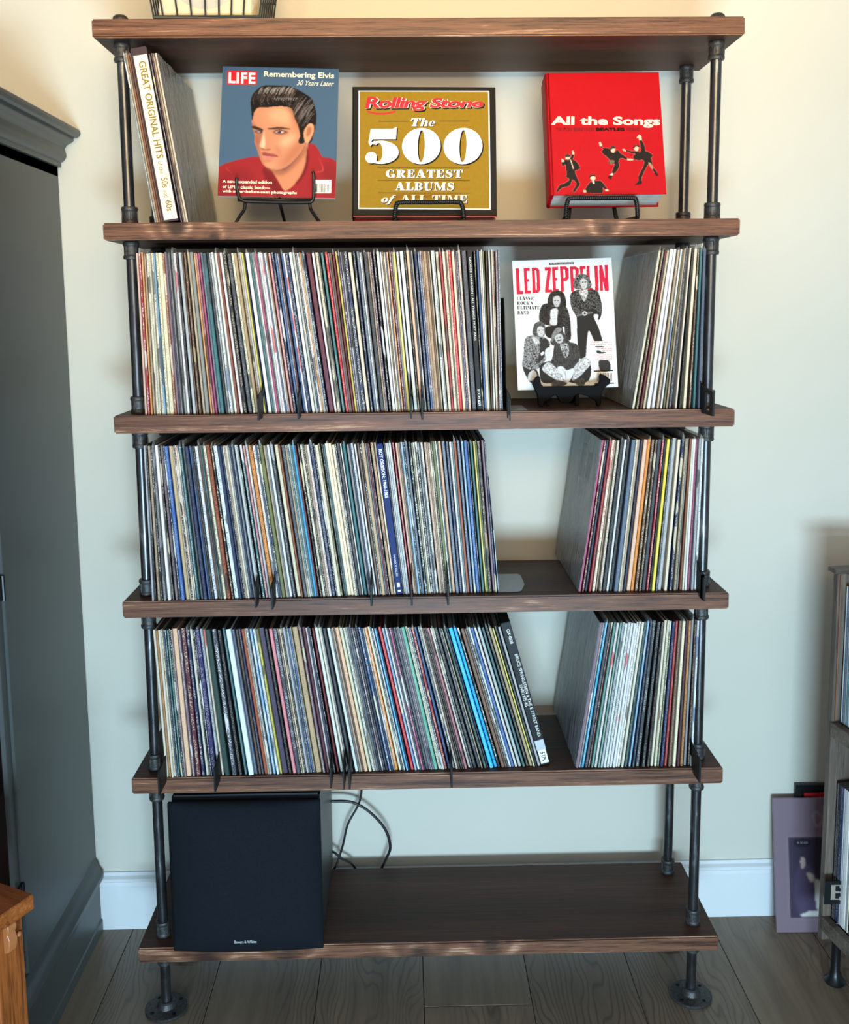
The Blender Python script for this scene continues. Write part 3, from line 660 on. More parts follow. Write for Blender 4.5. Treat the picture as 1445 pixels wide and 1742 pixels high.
for ri in range(len(ROWS)):
    row = [r for r in recs if r['row'] == ri]
    for idx, r in enumerate(row):
        M = Matrix.Translation((r['x'], r['yf'], r['z']+r['lift'])) @ Matrix.Rotation(-r['th'], 4, 'Y')
        r['M'] = M
        if r['sp']: special[r['c']] = r; continue
        d = min(.309, WY-.004-r['yf'])-abs(random.gauss(0, .001))
        c1 = jit(CN[r['c']], .10, .0 if r['nm'] and r['px'] >= 5 else .28); c2 = jit(CN[random.choice(SECOND.get(r['c'], ['white', 'black', 'cream', 'charcoal']))])
        amt = min(1, r['amt']*random.choice([.3, .8, 1.1, 1.1, 1.1]))
        if r['px'] >= 5 and r['nm'] and random.random() < .7: amt = min(amt, .4)
        top = rgb(38, 37, 38) if random.random() < .8 else rgb(120, 116, 108)  # mostly dark tops: under-shelf shade painted in, along with vinyl and inner-sleeve edges
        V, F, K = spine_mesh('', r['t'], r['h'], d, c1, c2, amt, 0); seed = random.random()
        face = None
        if idx == 0 and ri in (1, 3, 5): face = True
        if id(r) in single:
            me = bpy.data.meshes.new('vinyl_record'); me.from_pydata(V, [], F)
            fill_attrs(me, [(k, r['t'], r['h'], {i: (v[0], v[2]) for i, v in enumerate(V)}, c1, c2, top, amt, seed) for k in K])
            o = link('vinyl_record', me, SPINE); o.matrix_world = M
            r['o'] = o
            tag(o, label_for(r, row), 'record', 'records in the '+SHN[ri])
            # loose top of the clear outer sleeve standing above the card
            if random.random() < (.45 if ri < 2 else .22):
                hh = random.uniform(.004, .012); q = random.uniform(-.002, .002)
                P = [(-.0002, .0005, r['h']-.004), (r['t']+.0002, .0005, r['h']-.004), (r['t']+.0002, .22, r['h']-.001), (-.0002, .22, r['h']-.001), (r['t']/2+q, .0005, r['h']+hh), (r['t']/2+q, .20, r['h']+hh*.7)]
                fm = bpy.data.meshes.new('plastic_sleeve'); fm.from_pydata(P, [], [(0, 1, 4), (1, 2, 5, 4), (3, 0, 4, 5)]); link('plastic_sleeve', fm, FILMV, o)
        else:
            b = len(bulkV); bulkV += [tuple(M @ Vector(v)) for v in V]; bulkF += [tuple(i+b for i in f) for f in F]
            loc = {i+b: (v[0], v[2]) for i, v in enumerate(V)}
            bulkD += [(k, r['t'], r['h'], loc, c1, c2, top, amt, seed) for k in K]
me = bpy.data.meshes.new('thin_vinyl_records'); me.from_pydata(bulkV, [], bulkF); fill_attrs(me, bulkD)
tag(link('thin_vinyl_records', me, SPINE), 'thin record spines packed between the wider ones on all three record rows', 'record', kind='stuff')
print('bulk', len(bulkD)//8)

# outer clear sleeves and cover faces seen on the leaning ends
def end_face(r, side, covermat, film=True, bulge=.0, inset=.0):
    """cover print on the exposed face and a sagging plastic sleeve over it"""
    o = r['o']; x = -.0004 if side < 0 else r['t']+.0004
    m = MB(); m.box((min(x, 0 if side < 0 else r['t']), .0015, .001), (max(x, 0 if side < 0 else r['t']), .305, r['h']-.001)); m.build('cover', covermat, o)
    if film:
        bm = bmesh.new(); N = 14; vs = []
        for j in range(N+1):
            for i in range(N+1):
                y = .0005+.316*i/N; z = .001+.312*j/N
                k = math.sin(math.pi*min(1, i/N*1.02))*math.sin(math.pi*j/N)
                off = .0012+bulge*k*(.5+.5*math.sin(3.1*j/N+2*i/N))+.0012*math.sin(i*1.7+j*.9)
                vs.append(bm.verts.new((x+side*off, min(y, .335-r['yf']), z)))
        for j in range(N):
            for i in range(N):
                a = j*(N+1)+i; bm.faces.new((vs[a], vs[a+1], vs[a+N+2], vs[a+N+1]))
        fm = bpy.data.meshes.new('plastic_sleeve'); bm.to_mesh(fm); bm.free(); link('plastic_sleeve', fm, m_film('creased_plastic', .42, (190, 192, 190)), o, smooth=True)
firsts = {ri: [r for r in recs if r['row'] == ri][0] for ri in (1, 3, 5)}
end_face(firsts[1], -1, m_gloss_cover('silver_grey_cover', (112, 108, 100), (150, 146, 138)), True, .004)
end_face(firsts[3], -1, m_gloss_cover('grey_photo_cover', (120, 124, 124), (150, 154, 154)), True, .005)
end_face(firsts[5], -1, m_gloss_cover('pale_blue_grey_cover', (140, 152, 158), (165, 176, 182)), True, .003)
lastt = [r for r in recs if r['row'] == 6][-1]
end_face(lastt, 1, m_gloss_cover('dark_to_silver_cover', (96, 88, 74), (136, 128, 112)), True, .002)
# plain panels on the grey cover: four faded portraits under the plastic
cf = firsts[3]['o']
for (y0, y1, z0, z1) in ((.06, .11, .215, .275), (.13, .18, .21, .285)):
    MB().box((-.0009, y0, z0), (-.0003, y1, z1)).build('portrait_panel', plain('dull_grey_print', (96, 100, 102), .4), cf)

# ---- box sets
def spine_page(t, h): return Page([(0, 0), (t, 0), (t, h), (0, h)], t, h)
def down_text(name, body, x0, x1, z_top, z_bot, parent, mat, bold=0, lift=.0006):
    """lettering reading downwards on a spine: letters' tops face right"""
    me = text_mesh(body, bold)
    xs = [v.co.x for v in me.vertices]; ys = [v.co.y for v in me.vertices]; a, b, c, d = min(xs), max(xs), min(ys), max(ys)
    for v in me.vertices:
        u = (v.co.x-a)/(b-a); t = (v.co.y-c)/(d-c); v.co = Vector((x0+(x1-x0)*t, -lift, z_top+(z_bot-z_top)*u))
    me.materials.clear(); me.update()
    if sum(p.normal.y*p.area for p in me.polygons) > 0: me.flip_normals()
    return link(name, me, mat, parent)
def boxset(r, name, color, label, depth=.305, h=.318):
    r['h'] = h; t = r['t']; m = MB(); m.box((0, 0, 0), (t, depth, h), bev=.0012, seg=2)
    o = m.build(name, color); o.matrix_world = r['M']; tag(o, label, 'box set', 'boxed record sets'); return o, t, h
r = special['BOX']; o, t, h = boxset(r, 'record_box_set', plain('black_board', (20, 20, 22), .45, 0, .2), 'black box set with white spine lettering near the right end of the top record row', h=.314)
down_text('spine_lettering', 'GEORGE HARRISON / ALL THINGS MUST PASS', t*.28, t*.74, h*.955, h*.44, o, WHITEINK)
down_text('spine_lettering', 'STCH 639', t*.25, t*.8, h*.135, h*.03, o, WHITEINK, .01)
r = special['ROY']; o, t, h = boxset(r, 'record_box_set', plain('blue_board', (26, 46, 104), .5, 0, .15), 'broad blue box set with white lettering, right of centre in the middle record row', h=.310)
down_text('spine_lettering', 'ROY ORBISON: 1960-1965', t*.22, t*.80, h*.965, h*.645, o, WHITEINK, .02)
down_text('spine_lettering', "THE ROCK 'N' ROLL ERA", t*.34, t*.66, h*.27, h*.12, o, WHITEINK)
flat_polys('spine_emblem', _r(t*.3, h*.05, t*.75, h*.08)+_r(t*.3, h*.018, t*.75, h*.03), WHITEINK, o, lambda x, y: Vector((x, 0, y)), .0006)
r = special['SPR']; o, t, h = boxset(r, 'record_box_set', plain('black_board', (20, 20, 22), .45, 0, .2), 'thick black box set leaning at the right end of the bottom record row', h=.318)
down_text('spine_lettering', 'CSX 40558', t*.40, t*.72, h*.955, h*.855, o, WHITEINK, .01)
down_text('spine_lettering', 'BRUCE SPRINGSTEEN & THE E STREET BAND', t*.52, t*.84, h*.78, h*.20, o, WHITEINK)
down_text('spine_lettering', "LIVE/1975-85", t*.12, t*.44, h*.57, h*.42, o, WHITEINK)
flat_polys('spine_sticker', _r(t*.08, h*.012, t*.92, h*.105), WHITEINK, o, lambda x, y: Vector((x, 0, y)), .0004)
down_text('sticker_lettering', '5 LPs', t*.3, t*.75, h*.09, h*.03, o, BLACKINK, .02, .0009)
flat_polys('silver_band', _r(t*.02, h*.105, t*.98, h*.175), plain('silver_foil', (170, 172, 176), .3, .5), o, lambda x, y: Vector((x, 0, y)), .0004)
r = special['HITS']; o, t, h = boxset(r, 'record_box_set', plain('aubergine_board', (52, 30, 44), .35), 'thick box set with cream spine and gold lettering leaning under the top board', h=.322)
flat_polys('spine_panel', _r(t*.10, h*.012, t*.97, h*.955), CREAMINK, o, lambda x, y: Vector((x, 0, y)), .0005)
down_text('spine_lettering', 'GREAT ORIGINAL HITS', t*.36, t*.82, h*.92, h*.365, o, GOLDINK, .02, .0010)
down_text('spine_lettering', 'of the', t*.40, t*.68, h*.35, h*.275, o, GOLDINK, .0, .0010)
down_text('spine_lettering', "'50s", t*.38, t*.82, h*.262, h*.195, o, GOLDINK, .012, .0010)
down_text('spine_lettering', 'and', t*.40, t*.68, h*.182, h*.14, o, GOLDINK, .0, .0010)
down_text('spine_lettering', "'60s", t*.38, t*.82, h*.13, h*.06, o, GOLDINK, .012, .0010)

# ================================================================ SHELF DIVIDERS AND BOOKENDS
def divider(px, py, shelf, label, tall=False, side=1, slots=False):
    zb = ST[shelf]-.007
    p = onZ(px, py, zb); y = max(-.075, min(-.035, p.y)); x = onZ(px, py, zb).x
    x = onY(px, py, y).x
    e = empty('record_divider', (x, y, ST[shelf]), label=label, cat='divider', group='black plates between the records')
    T = .0019
    # low tab proud of the board edge, joined to the upright plate behind the spines
    yy = -y
    tab = [(0, -.006), (0, .036), (.004, .042), (yy+.002, .046), (yy+.002, .0006), (yy-.003, .0006), (yy-.003, -.006)]
    m = MB()
    if slots:
        f0, f1 = .024, yy-.030
        m.prism([(0, -.006), (0, .040), (f0-.003, .042), (f0-.003, -.006)], 'x', -T, T)
        m.prism([(f1+.004, -.006), (f1+.004, .045), (yy-.004, .046), (yy-.004, -.006)], 'x', -T, T)
        m.prism([(f0-.003, .034), (f0-.003, .042), (f1+.004, .045), (f1+.004, .036)], 'x', -T, T)
        m.prism([(f0-.003, -.006), (f0-.003, .002), (f1+.004, .002), (f1+.004, -.006)], 'x', -T, T)
        m.prism([(yy-.004, .0006), (yy-.004, .046), (yy+.002, .046), (yy+.002, .0006)], 'x', -T, T)
    else: m.prism(tab, 'x', -T, T, bev=.0004)
    m.build('front_tab', BLACKP, e)
    MB().prism([(yy+.002, .0006), (yy+.002, .046), (yy+.06, .20 if tall else .10), (yy+.20, .20 if tall else .10), (yy+.20, .0006)], 'x', -T*.5, T*.5).build('upright_plate', BLACKP, e)
    return e
rowt = ['top', 'middle', 'bottom']
dv = {2: [(440, 716, 'black divider in the top record row below the broad white spines left of centre'), (508, 711, 'black divider in the top record row between navy spines, nearest left of the maroon spine'),
          (700, 713, 'left one of the close pair of black dividers in the top record row'), (719, 718, 'right one of the close pair of black dividers in the top record row')],
      3: [(435, 1027, 'left one of the two black dividers beside the orange spine, middle record row'), (463, 1038, 'right one of the two black dividers beside the orange spine, middle record row'), (632, 1021, 'thin black divider just left of the blue box set, middle record row'),
          (701, 1030, 'thin black divider just right of the blue box set, middle record row'), (763, 1029, 'thin black divider nearest the pale metal bookend, middle record row')],
      4: [(271, 1353, 'black divider by the left pipe on the bottom record row'), (366, 1348, 'broad black divider right of the indigo spine on the bottom record row'), (563, 1342, 'leftmost of three clustered black dividers at middle of the bottom record row'), (585, 1344, 'centre one of three clustered black dividers on the bottom record row'),
          (595, 1343.5, 'rightmost of three clustered black dividers on the bottom record row'), (769, 1341, 'lone black divider left of the bright cyan spines, bottom record row')]}
for sh, L in dv.items():
    for px, py, lb in L: divider(px, py, sh, lb)
divider(1214, 714, 2, 'black slotted plate in front of the right pipe, top record row', slots=True)
divider(1199, 1014, 3, 'black slotted plate in front of the right pipe, middle record row', slots=True)
divider(1191, 1332, 4, 'black slotted plate in front of the right pipe, bottom record row', slots=True)
# tall black bookend closing the top row
e = empty('black_bookend', (.1605, .0, ST[2]), label='tall black metal bookend closing the top record row beside the band magazine', cat='bookend')
MB().prism([(.03, .0008), (.03, .05), (.06, .19), (.075, .222), (.19, .222), (.20, .19), (.20, .0008)], 'x', .0000, .0014, bev=.0005).build('upright_plate', BLACKP, e)
m = MB(); m.prism([(-.052, -.012), (-.052, .028), (-.044, .036), (.03, .045), (.03, .0008), (-.003, .0008), (-.003, -.012), (-.012, -.012), (-.012, .030), (-.030, .026), (-.030, -.004), (-.034, -.004), (-.034, .026), (-.044, .022), (-.044, -.012)], 'x', -.0002, .0016)
m.build('front_tab', BLACKP, e)
MB().box((.0016, .012, .0004), (.042, .11, .0014), bev=.0004).build('base_plate', plain('grey_sheet_metal', (150, 152, 152), .35, .5), e)
# pale metal bookend, middle row
e = empty('metal_bookend', (.1455, .0, ST[3]), label='pale blue-grey metal bookend with rounded base plate closing the middle record row', cat='bookend')
BE = plain('pale_enamelled_steel', (128, 140, 152), .32, .3)
pts = [(0, .024), (.040, .024), (.048, .030), (.060, .075), (.060, .150), (.054, .160), (0, .160)]
MB().prism(pts, 'z', .0006, .0018, bev=.0003).build('base_plate', BE, e)
th = math.asin(20/845*1.0)
MB().prism([(.026, .001), (.026, .13), (.05, .228), (.065, .236), (.13, .236), (.145, .228), (.158, .19), (.158, .001)], 'x', 0, .0012, bev=.0003, M=Matrix.Rotation(-.075, 4, 'Y')).build('upright_plate', BE, e)

# ================================================================ DISPLAYED BOOKS
def panel_frame(c, y0, tilt, thick=0):
    """matrix of a page panel from its four photo corners TL,TR,BR,BL, bottom edge at depth y0, leaning back by tilt"""
    bl = onY(*c[3], y0); n = Vector((0, -math.cos(tilt), math.sin(tilt)))
    P = [onPlane(a, b, bl, n) for a, b in c]
    ux = ((P[2]-P[3]).normalized()+(P[1]-P[0]).normalized()).normalized(); ny = -n
    uz = ux.cross(ny).normalized(); uz = -uz if uz.z < 0 else uz
    Wm = ((P[2]-P[3]).length+(P[1]-P[0]).length)/2; Hm = ((P[0]-P[3]).length+(P[1]-P[2]).length)/2
    ctr = (P[0]+P[1]+P[2]+P[3])/4; org = ctr-ux*Wm/2-uz*Hm/2
    M = Matrix(((ux.x, ny.x, uz.x, org.x), (ux.y, ny.y, uz.y, org.y), (ux.z, ny.z, uz.z, org.z), (0, 0, 0, 1)))
    return M, Wm, Hm
def zoomc(c, ox, oy, s): return [(ox+x/s, oy+y/s) for x, y in c]

# ---- portrait magazine
zc = [(75, 48), (1300, 80), (1300, 1445), (48, 1425)]
M, Wm, Hm = panel_frame(zoomc(zc, 365, 105, 6.223), .075, R(14))
mag = MB().box((0, 0, 0), (Wm, .006, Hm), bev=.0006).build('magazine', plain('magazine_paper', (200, 196, 186), .5)); mag.matrix_world = M
tag(mag, 'magazine with a dark-haired man in a red shirt on blue, on a thin wire easel', 'magazine')
pg = Page(zc, Wm, Hm); cv = Canvas(pg, 210, 236, (66, 92, 116))
SK = (196, 130, 96)
cv.fill([(40, 1120), (130, 1075), (250, 1040), (400, 1005), (500, 1008), (560, 1080), (700, 1180), (900, 1100), (985, 960), (1000, 865), (1060, 870), (1110, 930), (1145, 1005), (1240, 1020), (1310, 1060), (1320, 1460), (20, 1460)], (150, 30, 36), smooth=False)
cv.fill([(60, 1200), (300, 1130), (420, 1250), (300, 1460), (40, 1460)], (122, 22, 30), 6, .6)
cv.fill([(1150, 1100), (1290, 1080), (1310, 1300), (1180, 1400)], (120, 24, 30), 6, .6)
cv.line([(130, 1120), (190, 1180)], 8, (190, 70, 70)); cv.line([(1120, 1020), (1160, 1150), (1060, 1165)], 9, (196, 60, 62), .8)
cv.fill([(600, 1130), (760, 1150), (900, 1000), (990, 850), (988, 960), (975, 1090), (930, 1210), (860, 1300), (800, 1350), (750, 1360), (690, 1270), (640, 1190)], (198, 128, 92), .8, smooth=True)
cv.fill([(560, 1110), (640, 1145), (800, 1095), (940, 930), (985, 880), (975, 960), (880, 1090), (760, 1190), (670, 1200), (600, 1160)], (140, 76, 54), 3, .75)
cv.fill([(570, 1100), (650, 1200), (740, 1370), (700, 1440), (600, 1330), (520, 1150)], (112, 18, 26), 1.5, .9)
cv.fill([(985, 890), (1010, 1000), (985, 1160), (900, 1290), (870, 1290), (940, 1180), (975, 1060)], (104, 18, 26), 1.5, .9)
face = [(425, 500), (400, 600), (402, 680), (425, 760), (430, 850), (460, 930), (480, 990), (510, 1065), (560, 1115), (640, 1142), (720, 1138), (810, 1085), (900, 990), (965, 880), (975, 760), (930, 640), (860, 540), (780, 470), (600, 460)]
fm = cv.fill(face, SK)
cv.fill([(395, 620), (440, 700), (455, 800), (490, 880), (500, 1000), (540, 1090), (480, 1080), (420, 860), (380, 700)], (150, 82, 60), 3, .75, clip=fm)
cv.fill([(620, 500), (760, 500), (860, 620), (800, 660), (650, 640), (560, 580)], (224, 164, 124), 7, .8, clip=fm)
cv.fill([(740, 800), (860, 760), (830, 850), (750, 900), (690, 860)], (228, 170, 132), 5, .8, clip=fm)
cv.fill([(840, 900), (950, 820), (940, 920), (820, 1060), (700, 1120), (740, 1040)], (170, 96, 66), 5, .7, clip=fm)
cv.fill([(650, 880), (700, 940), (700, 1020), (670, 940)], (170, 98, 72), 3, .6, clip=fm)
cv.fill([(820, 540), (880, 620), (900, 740), (850, 700), (800, 600)], (186, 110, 78), 4, .7, clip=fm)
cv.line([(560, 1114), (640, 1146), (730, 1142), (815, 1090), (905, 992), (968, 884)], 16, (146, 84, 60), 1.2, .9)
# nose
cv.fill([(525, 725), (510, 800), (485, 880), (500, 905), (530, 920), (545, 880), (535, 800)], (238, 190, 158), 1.4, .8, clip=fm)
cv.fill([(545, 740), (580, 740), (600, 880), (600, 915), (560, 925), (540, 905), (560, 850)], (196, 126, 92), 2, .7, clip=fm)
cv.fill([(470, 730), (515, 740), (500, 830), (480, 880), (450, 850), (435, 780)], (146, 84, 62), 2, .7, clip=fm)
cv.fill([(500, 905), (540, 925), (600, 918), (590, 935), (545, 940), (508, 925)], (120, 60, 44), 1, .85)
# eyes and brows
cv.fill([(396, 682), (430, 680), (512, 712), (508, 732), (440, 716), (400, 700)], (44, 30, 26), .8)
cv.fill([(560, 706), (620, 696), (700, 690), (800, 706), (790, 716), (690, 712), (600, 720)], (60, 38, 30), .9)
cv.fill([(425, 735), (465, 725), (512, 736), (505, 752), (455, 752)], (52, 32, 28), .9)
cv.fill([(445, 738), (470, 735), (490, 742), (470, 748)], (170, 150, 150), .5)
cv.fill([(620, 745), (670, 722), (730, 728), (790, 745), (740, 768), (670, 770)], (120, 66, 52), 1.4, .9)
cv.fill([(650, 745), (690, 730), (740, 742), (700, 756)], (200, 176, 172), .5)
cv.fill([(668, 742), (690, 732), (712, 738), (700, 756), (680, 756)], (56, 50, 60), .4)
cv.line([(630, 738), (690, 720), (770, 742)], 9, (40, 24, 20), .5)
# mouth
cv.fill([(512, 962), (545, 955), (580, 968), (640, 978), (695, 1005), (640, 1004), (560, 1000), (520, 990)], (152, 66, 62), .9)
cv.fill([(520, 990), (580, 996), (660, 1004), (620, 1028), (560, 1030), (528, 1012)], (198, 116, 104), 1.0)
cv.line([(515, 984), (580, 994), (698, 1006)], 7, (84, 30, 30), .5)
cv.fill([(540, 1040), (620, 1044), (600, 1064), (556, 1060)], (168, 96, 72), 2, .7)
cv.fill([(560, 1075), (640, 1080), (640, 1120), (580, 1110)], (222, 156, 120), 4, .6)
# ear
cv.fill([(960, 700), (1005, 652), (1050, 665), (1062, 720), (1045, 790), (1010, 850), (975, 858), (950, 800)], (214, 148, 108), .8)
cv.fill([(985, 700), (1025, 690), (1030, 740), (1000, 790), (975, 780)], (150, 86, 60), 1.4, .8)
# hair
hair = [(378, 420), (398, 350), (450, 285), (520, 252), (640, 252), (780, 258), (880, 300), (960, 345), (1025, 395), (1062, 480), (1078, 580), (1072, 680), (1050, 665), (1010, 650), (965, 700), (945, 760), (955, 850), (905, 862), (912, 800), (890, 690), (850, 600), (815, 500), (740, 476), (640, 474), (540, 486), (455, 488), (418, 540), (404, 620), (392, 560), (384, 490)]
hm = cv.fill(hair, (16, 11, 11), .7)
cv.fill([(1050, 660), (1070, 700), (1050, 790), (1030, 850), (1000, 862), (1030, 800), (1055, 730)], (34, 24, 22), .8)
for i in range(120):
    sx = 395+random.random()*440; ty = 262+random.random()*60; k = random.random()
    y0 = 475-k*120; x1 = sx+35+random.uniform(-10, 40)
    cv.line([(sx, y0), (sx-12, (y0+ty)/2+20), (x1, ty)], random.uniform(3, 6), random.choice([(64, 52, 50), (92, 78, 74), (130, 114, 106), (10, 8, 8), (10, 8, 8)]), .5, .6, clip=hm)
for i in range(16):
    sx = 470+i*24+random.uniform(-8, 8); cv.line([(sx-14, 330+random.random()*20), (sx+4, 296), (sx+30, 268)], random.uniform(4, 8), (206, 194, 186), .8, .75, clip=hm)
for i in range(10):
    sx = 620+i*26; cv.line([(sx, 412), (sx+8, 392), (sx+22, 380)], 5, (190, 178, 172), .7, .7, clip=hm)
for i in range(60):
    a = random.random(); x0 = 850+a*170; y0 = 350+a*60+random.random()*200
    cv.line([(x0+60, y0-40), (x0+10, y0+20), (x0-40, y0+110)], random.uniform(3, 6), random.choice([(120, 108, 104), (150, 138, 132), (70, 58, 56), (8, 6, 6)]), .5, .6, clip=hm)
cv.fill([(760, 476), (820, 500), (880, 600), (905, 690), (870, 640), (820, 560)], (70, 44, 36), 3, .6)
cv.fill([(905, 800), (940, 790), (958, 855), (900, 862)], (24, 16, 16), .6)
cv.build('printed_portrait', mag, .0006)
L1, L2, L3 = .0009, .0012, .0015
flat_polys('masthead_frame', [[(124, 90), (440, 102), (438, 246), (124, 240)]], REDINK, mag, pg, L1)
letter('masthead_lettering', 'LIFE', ((140, 110), (424, 118), (424, 236), (140, 226)), WHITEINK, mag, pg, L2, .035, 0, 1.12)
letter('cover_lettering', 'Remembering Elvis', ((513, 100), (1253, 122), (1253, 200), (513, 176)), CREAMINK, mag, pg, L2, .025)
letter('cover_lettering', '30 Years Later', ((865, 200), (1256, 210), (1250, 262), (862, 250)), CREAMINK, mag, pg, L2, 0, .3)
letter('cover_lettering', 'A new, expanded edition', ((98, 1252), (624, 1262), (624, 1306), (98, 1294)), CREAMINK, mag, pg, L2, .025)
letter('cover_lettering', "of LIFE's classic book\u2014", ((98, 1308), (606, 1316), (606, 1356), (98, 1342)), CREAMINK, mag, pg, L2, .025)
letter('cover_lettering', 'with never-before-seen photographs', ((98, 1356), (892, 1372), (890, 1414), (98, 1396)), CREAMINK, mag, pg, L2, .025)
flat_polys('barcode_panel', [[(1062, 1250), (1252, 1250), (1252, 1392), (1062, 1392)]], WHITEINK, mag, pg, L1)
bars = []; x = 1070
while x < 1196:
    wd = random.choice([3, 4, 7]); bars += [[(x, 1290), (x+wd, 1290), (x+wd, 1384), (x, 1384)]]; x += wd+random.choice([4, 6])
for x in (1210, 1222, 1236): bars += [[(x, 1300), (x+5, 1300), (x+5, 1380), (x, 1380)]]
flat_polys('barcode', bars, BLACKINK, mag, pg, L2)

# ---- thin wire easel under it
def wire_easel():
    e = empty('wire_easel', (-.288, .07, ST[1]), label='thin black wire easel with curved legs holding the portrait magazine', cat='easel')
    o = Vector((-.288, .07, ST[1]))
    def L(px, py, y): return onY(px, py, y)-o
    r_ = .0033; yb = .066
    tray = [L(403, 302, yb-.004), L(403, 318, yb-.004), L(406, 333, yb-.004), L(413, 341, yb-.004), L(430, 343, yb-.004), L(476, 344, yb-.004), L(520, 344, yb-.004), L(531, 342, yb-.004), L(534, 330, yb-.004), L(534, 300, yb-.004), L(532, 292, yb-.004)]
    MB().tube(spline(tray, 5), r_, 8).build('tray_hook_wire', BLACKM, e, True)
    MB().tube([L(405, 340, yb), L(530, 341, yb)], .0032, 8).build('tray_bar', BLACKM, e, True)
    for P in ([(417, 345), (416, 356), (408, 368), (401, 376.5)], [(527, 345), (529, 356), (536, 367), (544, 376.5)]):
        pts = [L(P[0][0], P[0][1], yb+.002), L(P[1][0], P[1][1], yb), L(P[2][0], P[2][1], yb-.008)]; q = onY(P[3][0], P[3][1], yb-.014)-o; q.z = .0028; pts.append(q)
        MB().tube(spline(pts, 5), r_, 8).build('leg', BLACKM, e, True)
    a = L(476, 345, yb+.008); MB().tube([a, Vector((a.x, a.y+.10, .0028))], r_, 8).build('leg', BLACKM, e, True)
    MB().tube([L(476, 345, yb+.008), Vector((a.x, a.y+.062, .22))], r_, 8).build('back_prop', BLACKM, e, True)
wire_easel()

# ---- 500 book
zc = [(78, 580), (1028, 590), (1068, 1450), (92, 1455)]
M, Wm, Hm = panel_frame(zoomc(zc, 580, 0, 3.96), .062, R(13))
bk = MB().box((0, 0, 0), (Wm, .0025, Hm), bev=.0008).build('hardback_book', plain('black_jacket', (24, 23, 21), .5, 0, .2)); bk.matrix_world = M
tag(bk, 'black-edged hardback with a mustard gold cover and huge white 500, centre of the upper bay', 'book')
MB().box((.003, .0025, .003), (Wm-.004, .032, Hm-.003)).build('page_block', PAPER, bk)
MB().box((0, .032, -.001), (Wm, .0345, Hm), bev=.0008).build('back_cover', plain('red_board', (176, 34, 48), .35), bk)
MB().box((-.0022, .0, -.001), (.0, .0345, Hm), bev=.0008).build('book_spine', plain('black_jacket', (24, 23, 21), .5, 0, .2), bk)
MB().box((0, .0005, -.0022), (Wm, .0022, -.0002)).build('lower_edge', plain('red_board', (176, 34, 48), .35), bk)
pg = Page(zc, Wm, Hm)
def quadn(a, b, c, d): return [[a, b, c, d]]
flat_polys('cover_frame', quadn((113, 608), (988, 615), (1025, 1410), (126, 1410)), WHITEINK, bk, pg, .0004)
flat_polys('cover_field', quadn((122, 615), (980, 622), (1016, 1402), (132, 1402)), plain('mustard_gold_print', (146, 112, 20), .5, 0, .2, var=.05, scale=120), bk, pg, .0007)
for sh, mt, lf in (((8, 8), BLACKINK, .0010), ((0, 0), None, .0013)):
    mm = mt or WHITEINK
    serif('numeral_500', '500', (168+sh[0], 866+sh[1], 955+sh[0], 1100+sh[1]), mm, bk, pg, lf, 0, .04)
    serif('title_lettering', 'The', (470+sh[0]/2, 795+sh[1]/2, 636+sh[0]/2, 850+sh[1]/2), mm, bk, pg, lf, .22, .06)
    serif('title_lettering', 'GREATEST', (310+sh[0]/2, 1142+sh[1]/2, 828+sh[0]/2, 1196+sh[1]/2), mm, bk, pg, lf)
    serif('title_lettering', 'ALBUMS', (374+sh[0]/2, 1228+sh[1]/2, 774+sh[0]/2, 1282+sh[1]/2), mm, bk, pg, lf)
    serif('title_lettering', 'of', (282+sh[0]/2, 1316+sh[1]/2, 384+sh[0]/2, 1366+sh[1]/2), mm, bk, pg, lf, .25, .0)
    serif('title_lettering', 'ALL TIME', (414+sh[0]/2, 1314+sh[1]/2, 864+sh[0]/2, 1366+sh[1]/2), mm, bk, pg, lf)
for a, y in ((250, 1128), (255, 1213), (260, 1298)): flat_polys('rule_line', quadn((a, y), (a+622, y), (a+622, y+3), (a, y+3)), BLACKINK, bk, pg, .0010)
for a, b in ((250, 452), (660, 864)): flat_polys('rule_line', quadn((a, 814), (b, 814), (b, 817), (a, 817)), BLACKINK, bk, pg, .0010)
q = ((152, 650), (955, 668), (948, 742), (160, 752))
off = lambda d: tuple((x+d, y+d) for x, y in q)
letter('masthead_lettering', 'Rolling Stone', off(9), BLACKINK, bk, pg, .0010, .050, .18, .92)
letter('masthead_lettering', 'Rolling Stone', q, WHITEINK, bk, pg, .0013, .058, .18, .92)
letter('masthead_lettering', 'Rolling Stone', q, REDINK, bk, pg, .0016, .036, .18, .92)
sw = [(175+i*16, 748+16*math.sin(i/12*math.pi)) for i in range(13)]
flat_polys('masthead_swash', [[(a, b-4), (c, d-4), (c, d+7), (a, b+7)] for (a, b), (c, d) in zip(sw, sw[1:])], REDINK, bk, pg, .0016)

# ---- red book
zc = [(190, 430), (838, 420), (868, 1137), (190, 1140)]
M, Wm, Hm = panel_frame(zoomc(zc, 880, 0, 3.44), .045, R(17))
RB = plain('red_jacket', (184, 12, 24), .5, 0, .2, var=.03)
b2 = MB().box((0, 0, 0), (Wm, .0025, Hm), bev=.0008).build('hardback_book', RB); b2.matrix_world = M
tag(b2, 'thick red hardback with four leaping men in dark suits, on a twisted wire easel', 'book')
TH = .062
m = MB(); m.box((.004, .0025, .003), (Wm-.006, TH, Hm-.003)); m.build('page_block', PAPER, b2)
MB().box((0, TH, 0), (Wm, TH+.0028, Hm), bev=.0008).build('back_cover', RB, b2)
sp_ = [(-.001, 0), (-.004, .008), (-.0052, TH/2), (-.004, TH-.006), (-.001, TH+.0028), (.004, TH+.0028), (.003, TH/2), (.004, 0)]
MB().prism(sp_, 'z', 0, Hm).build('book_spine', RB, b2)
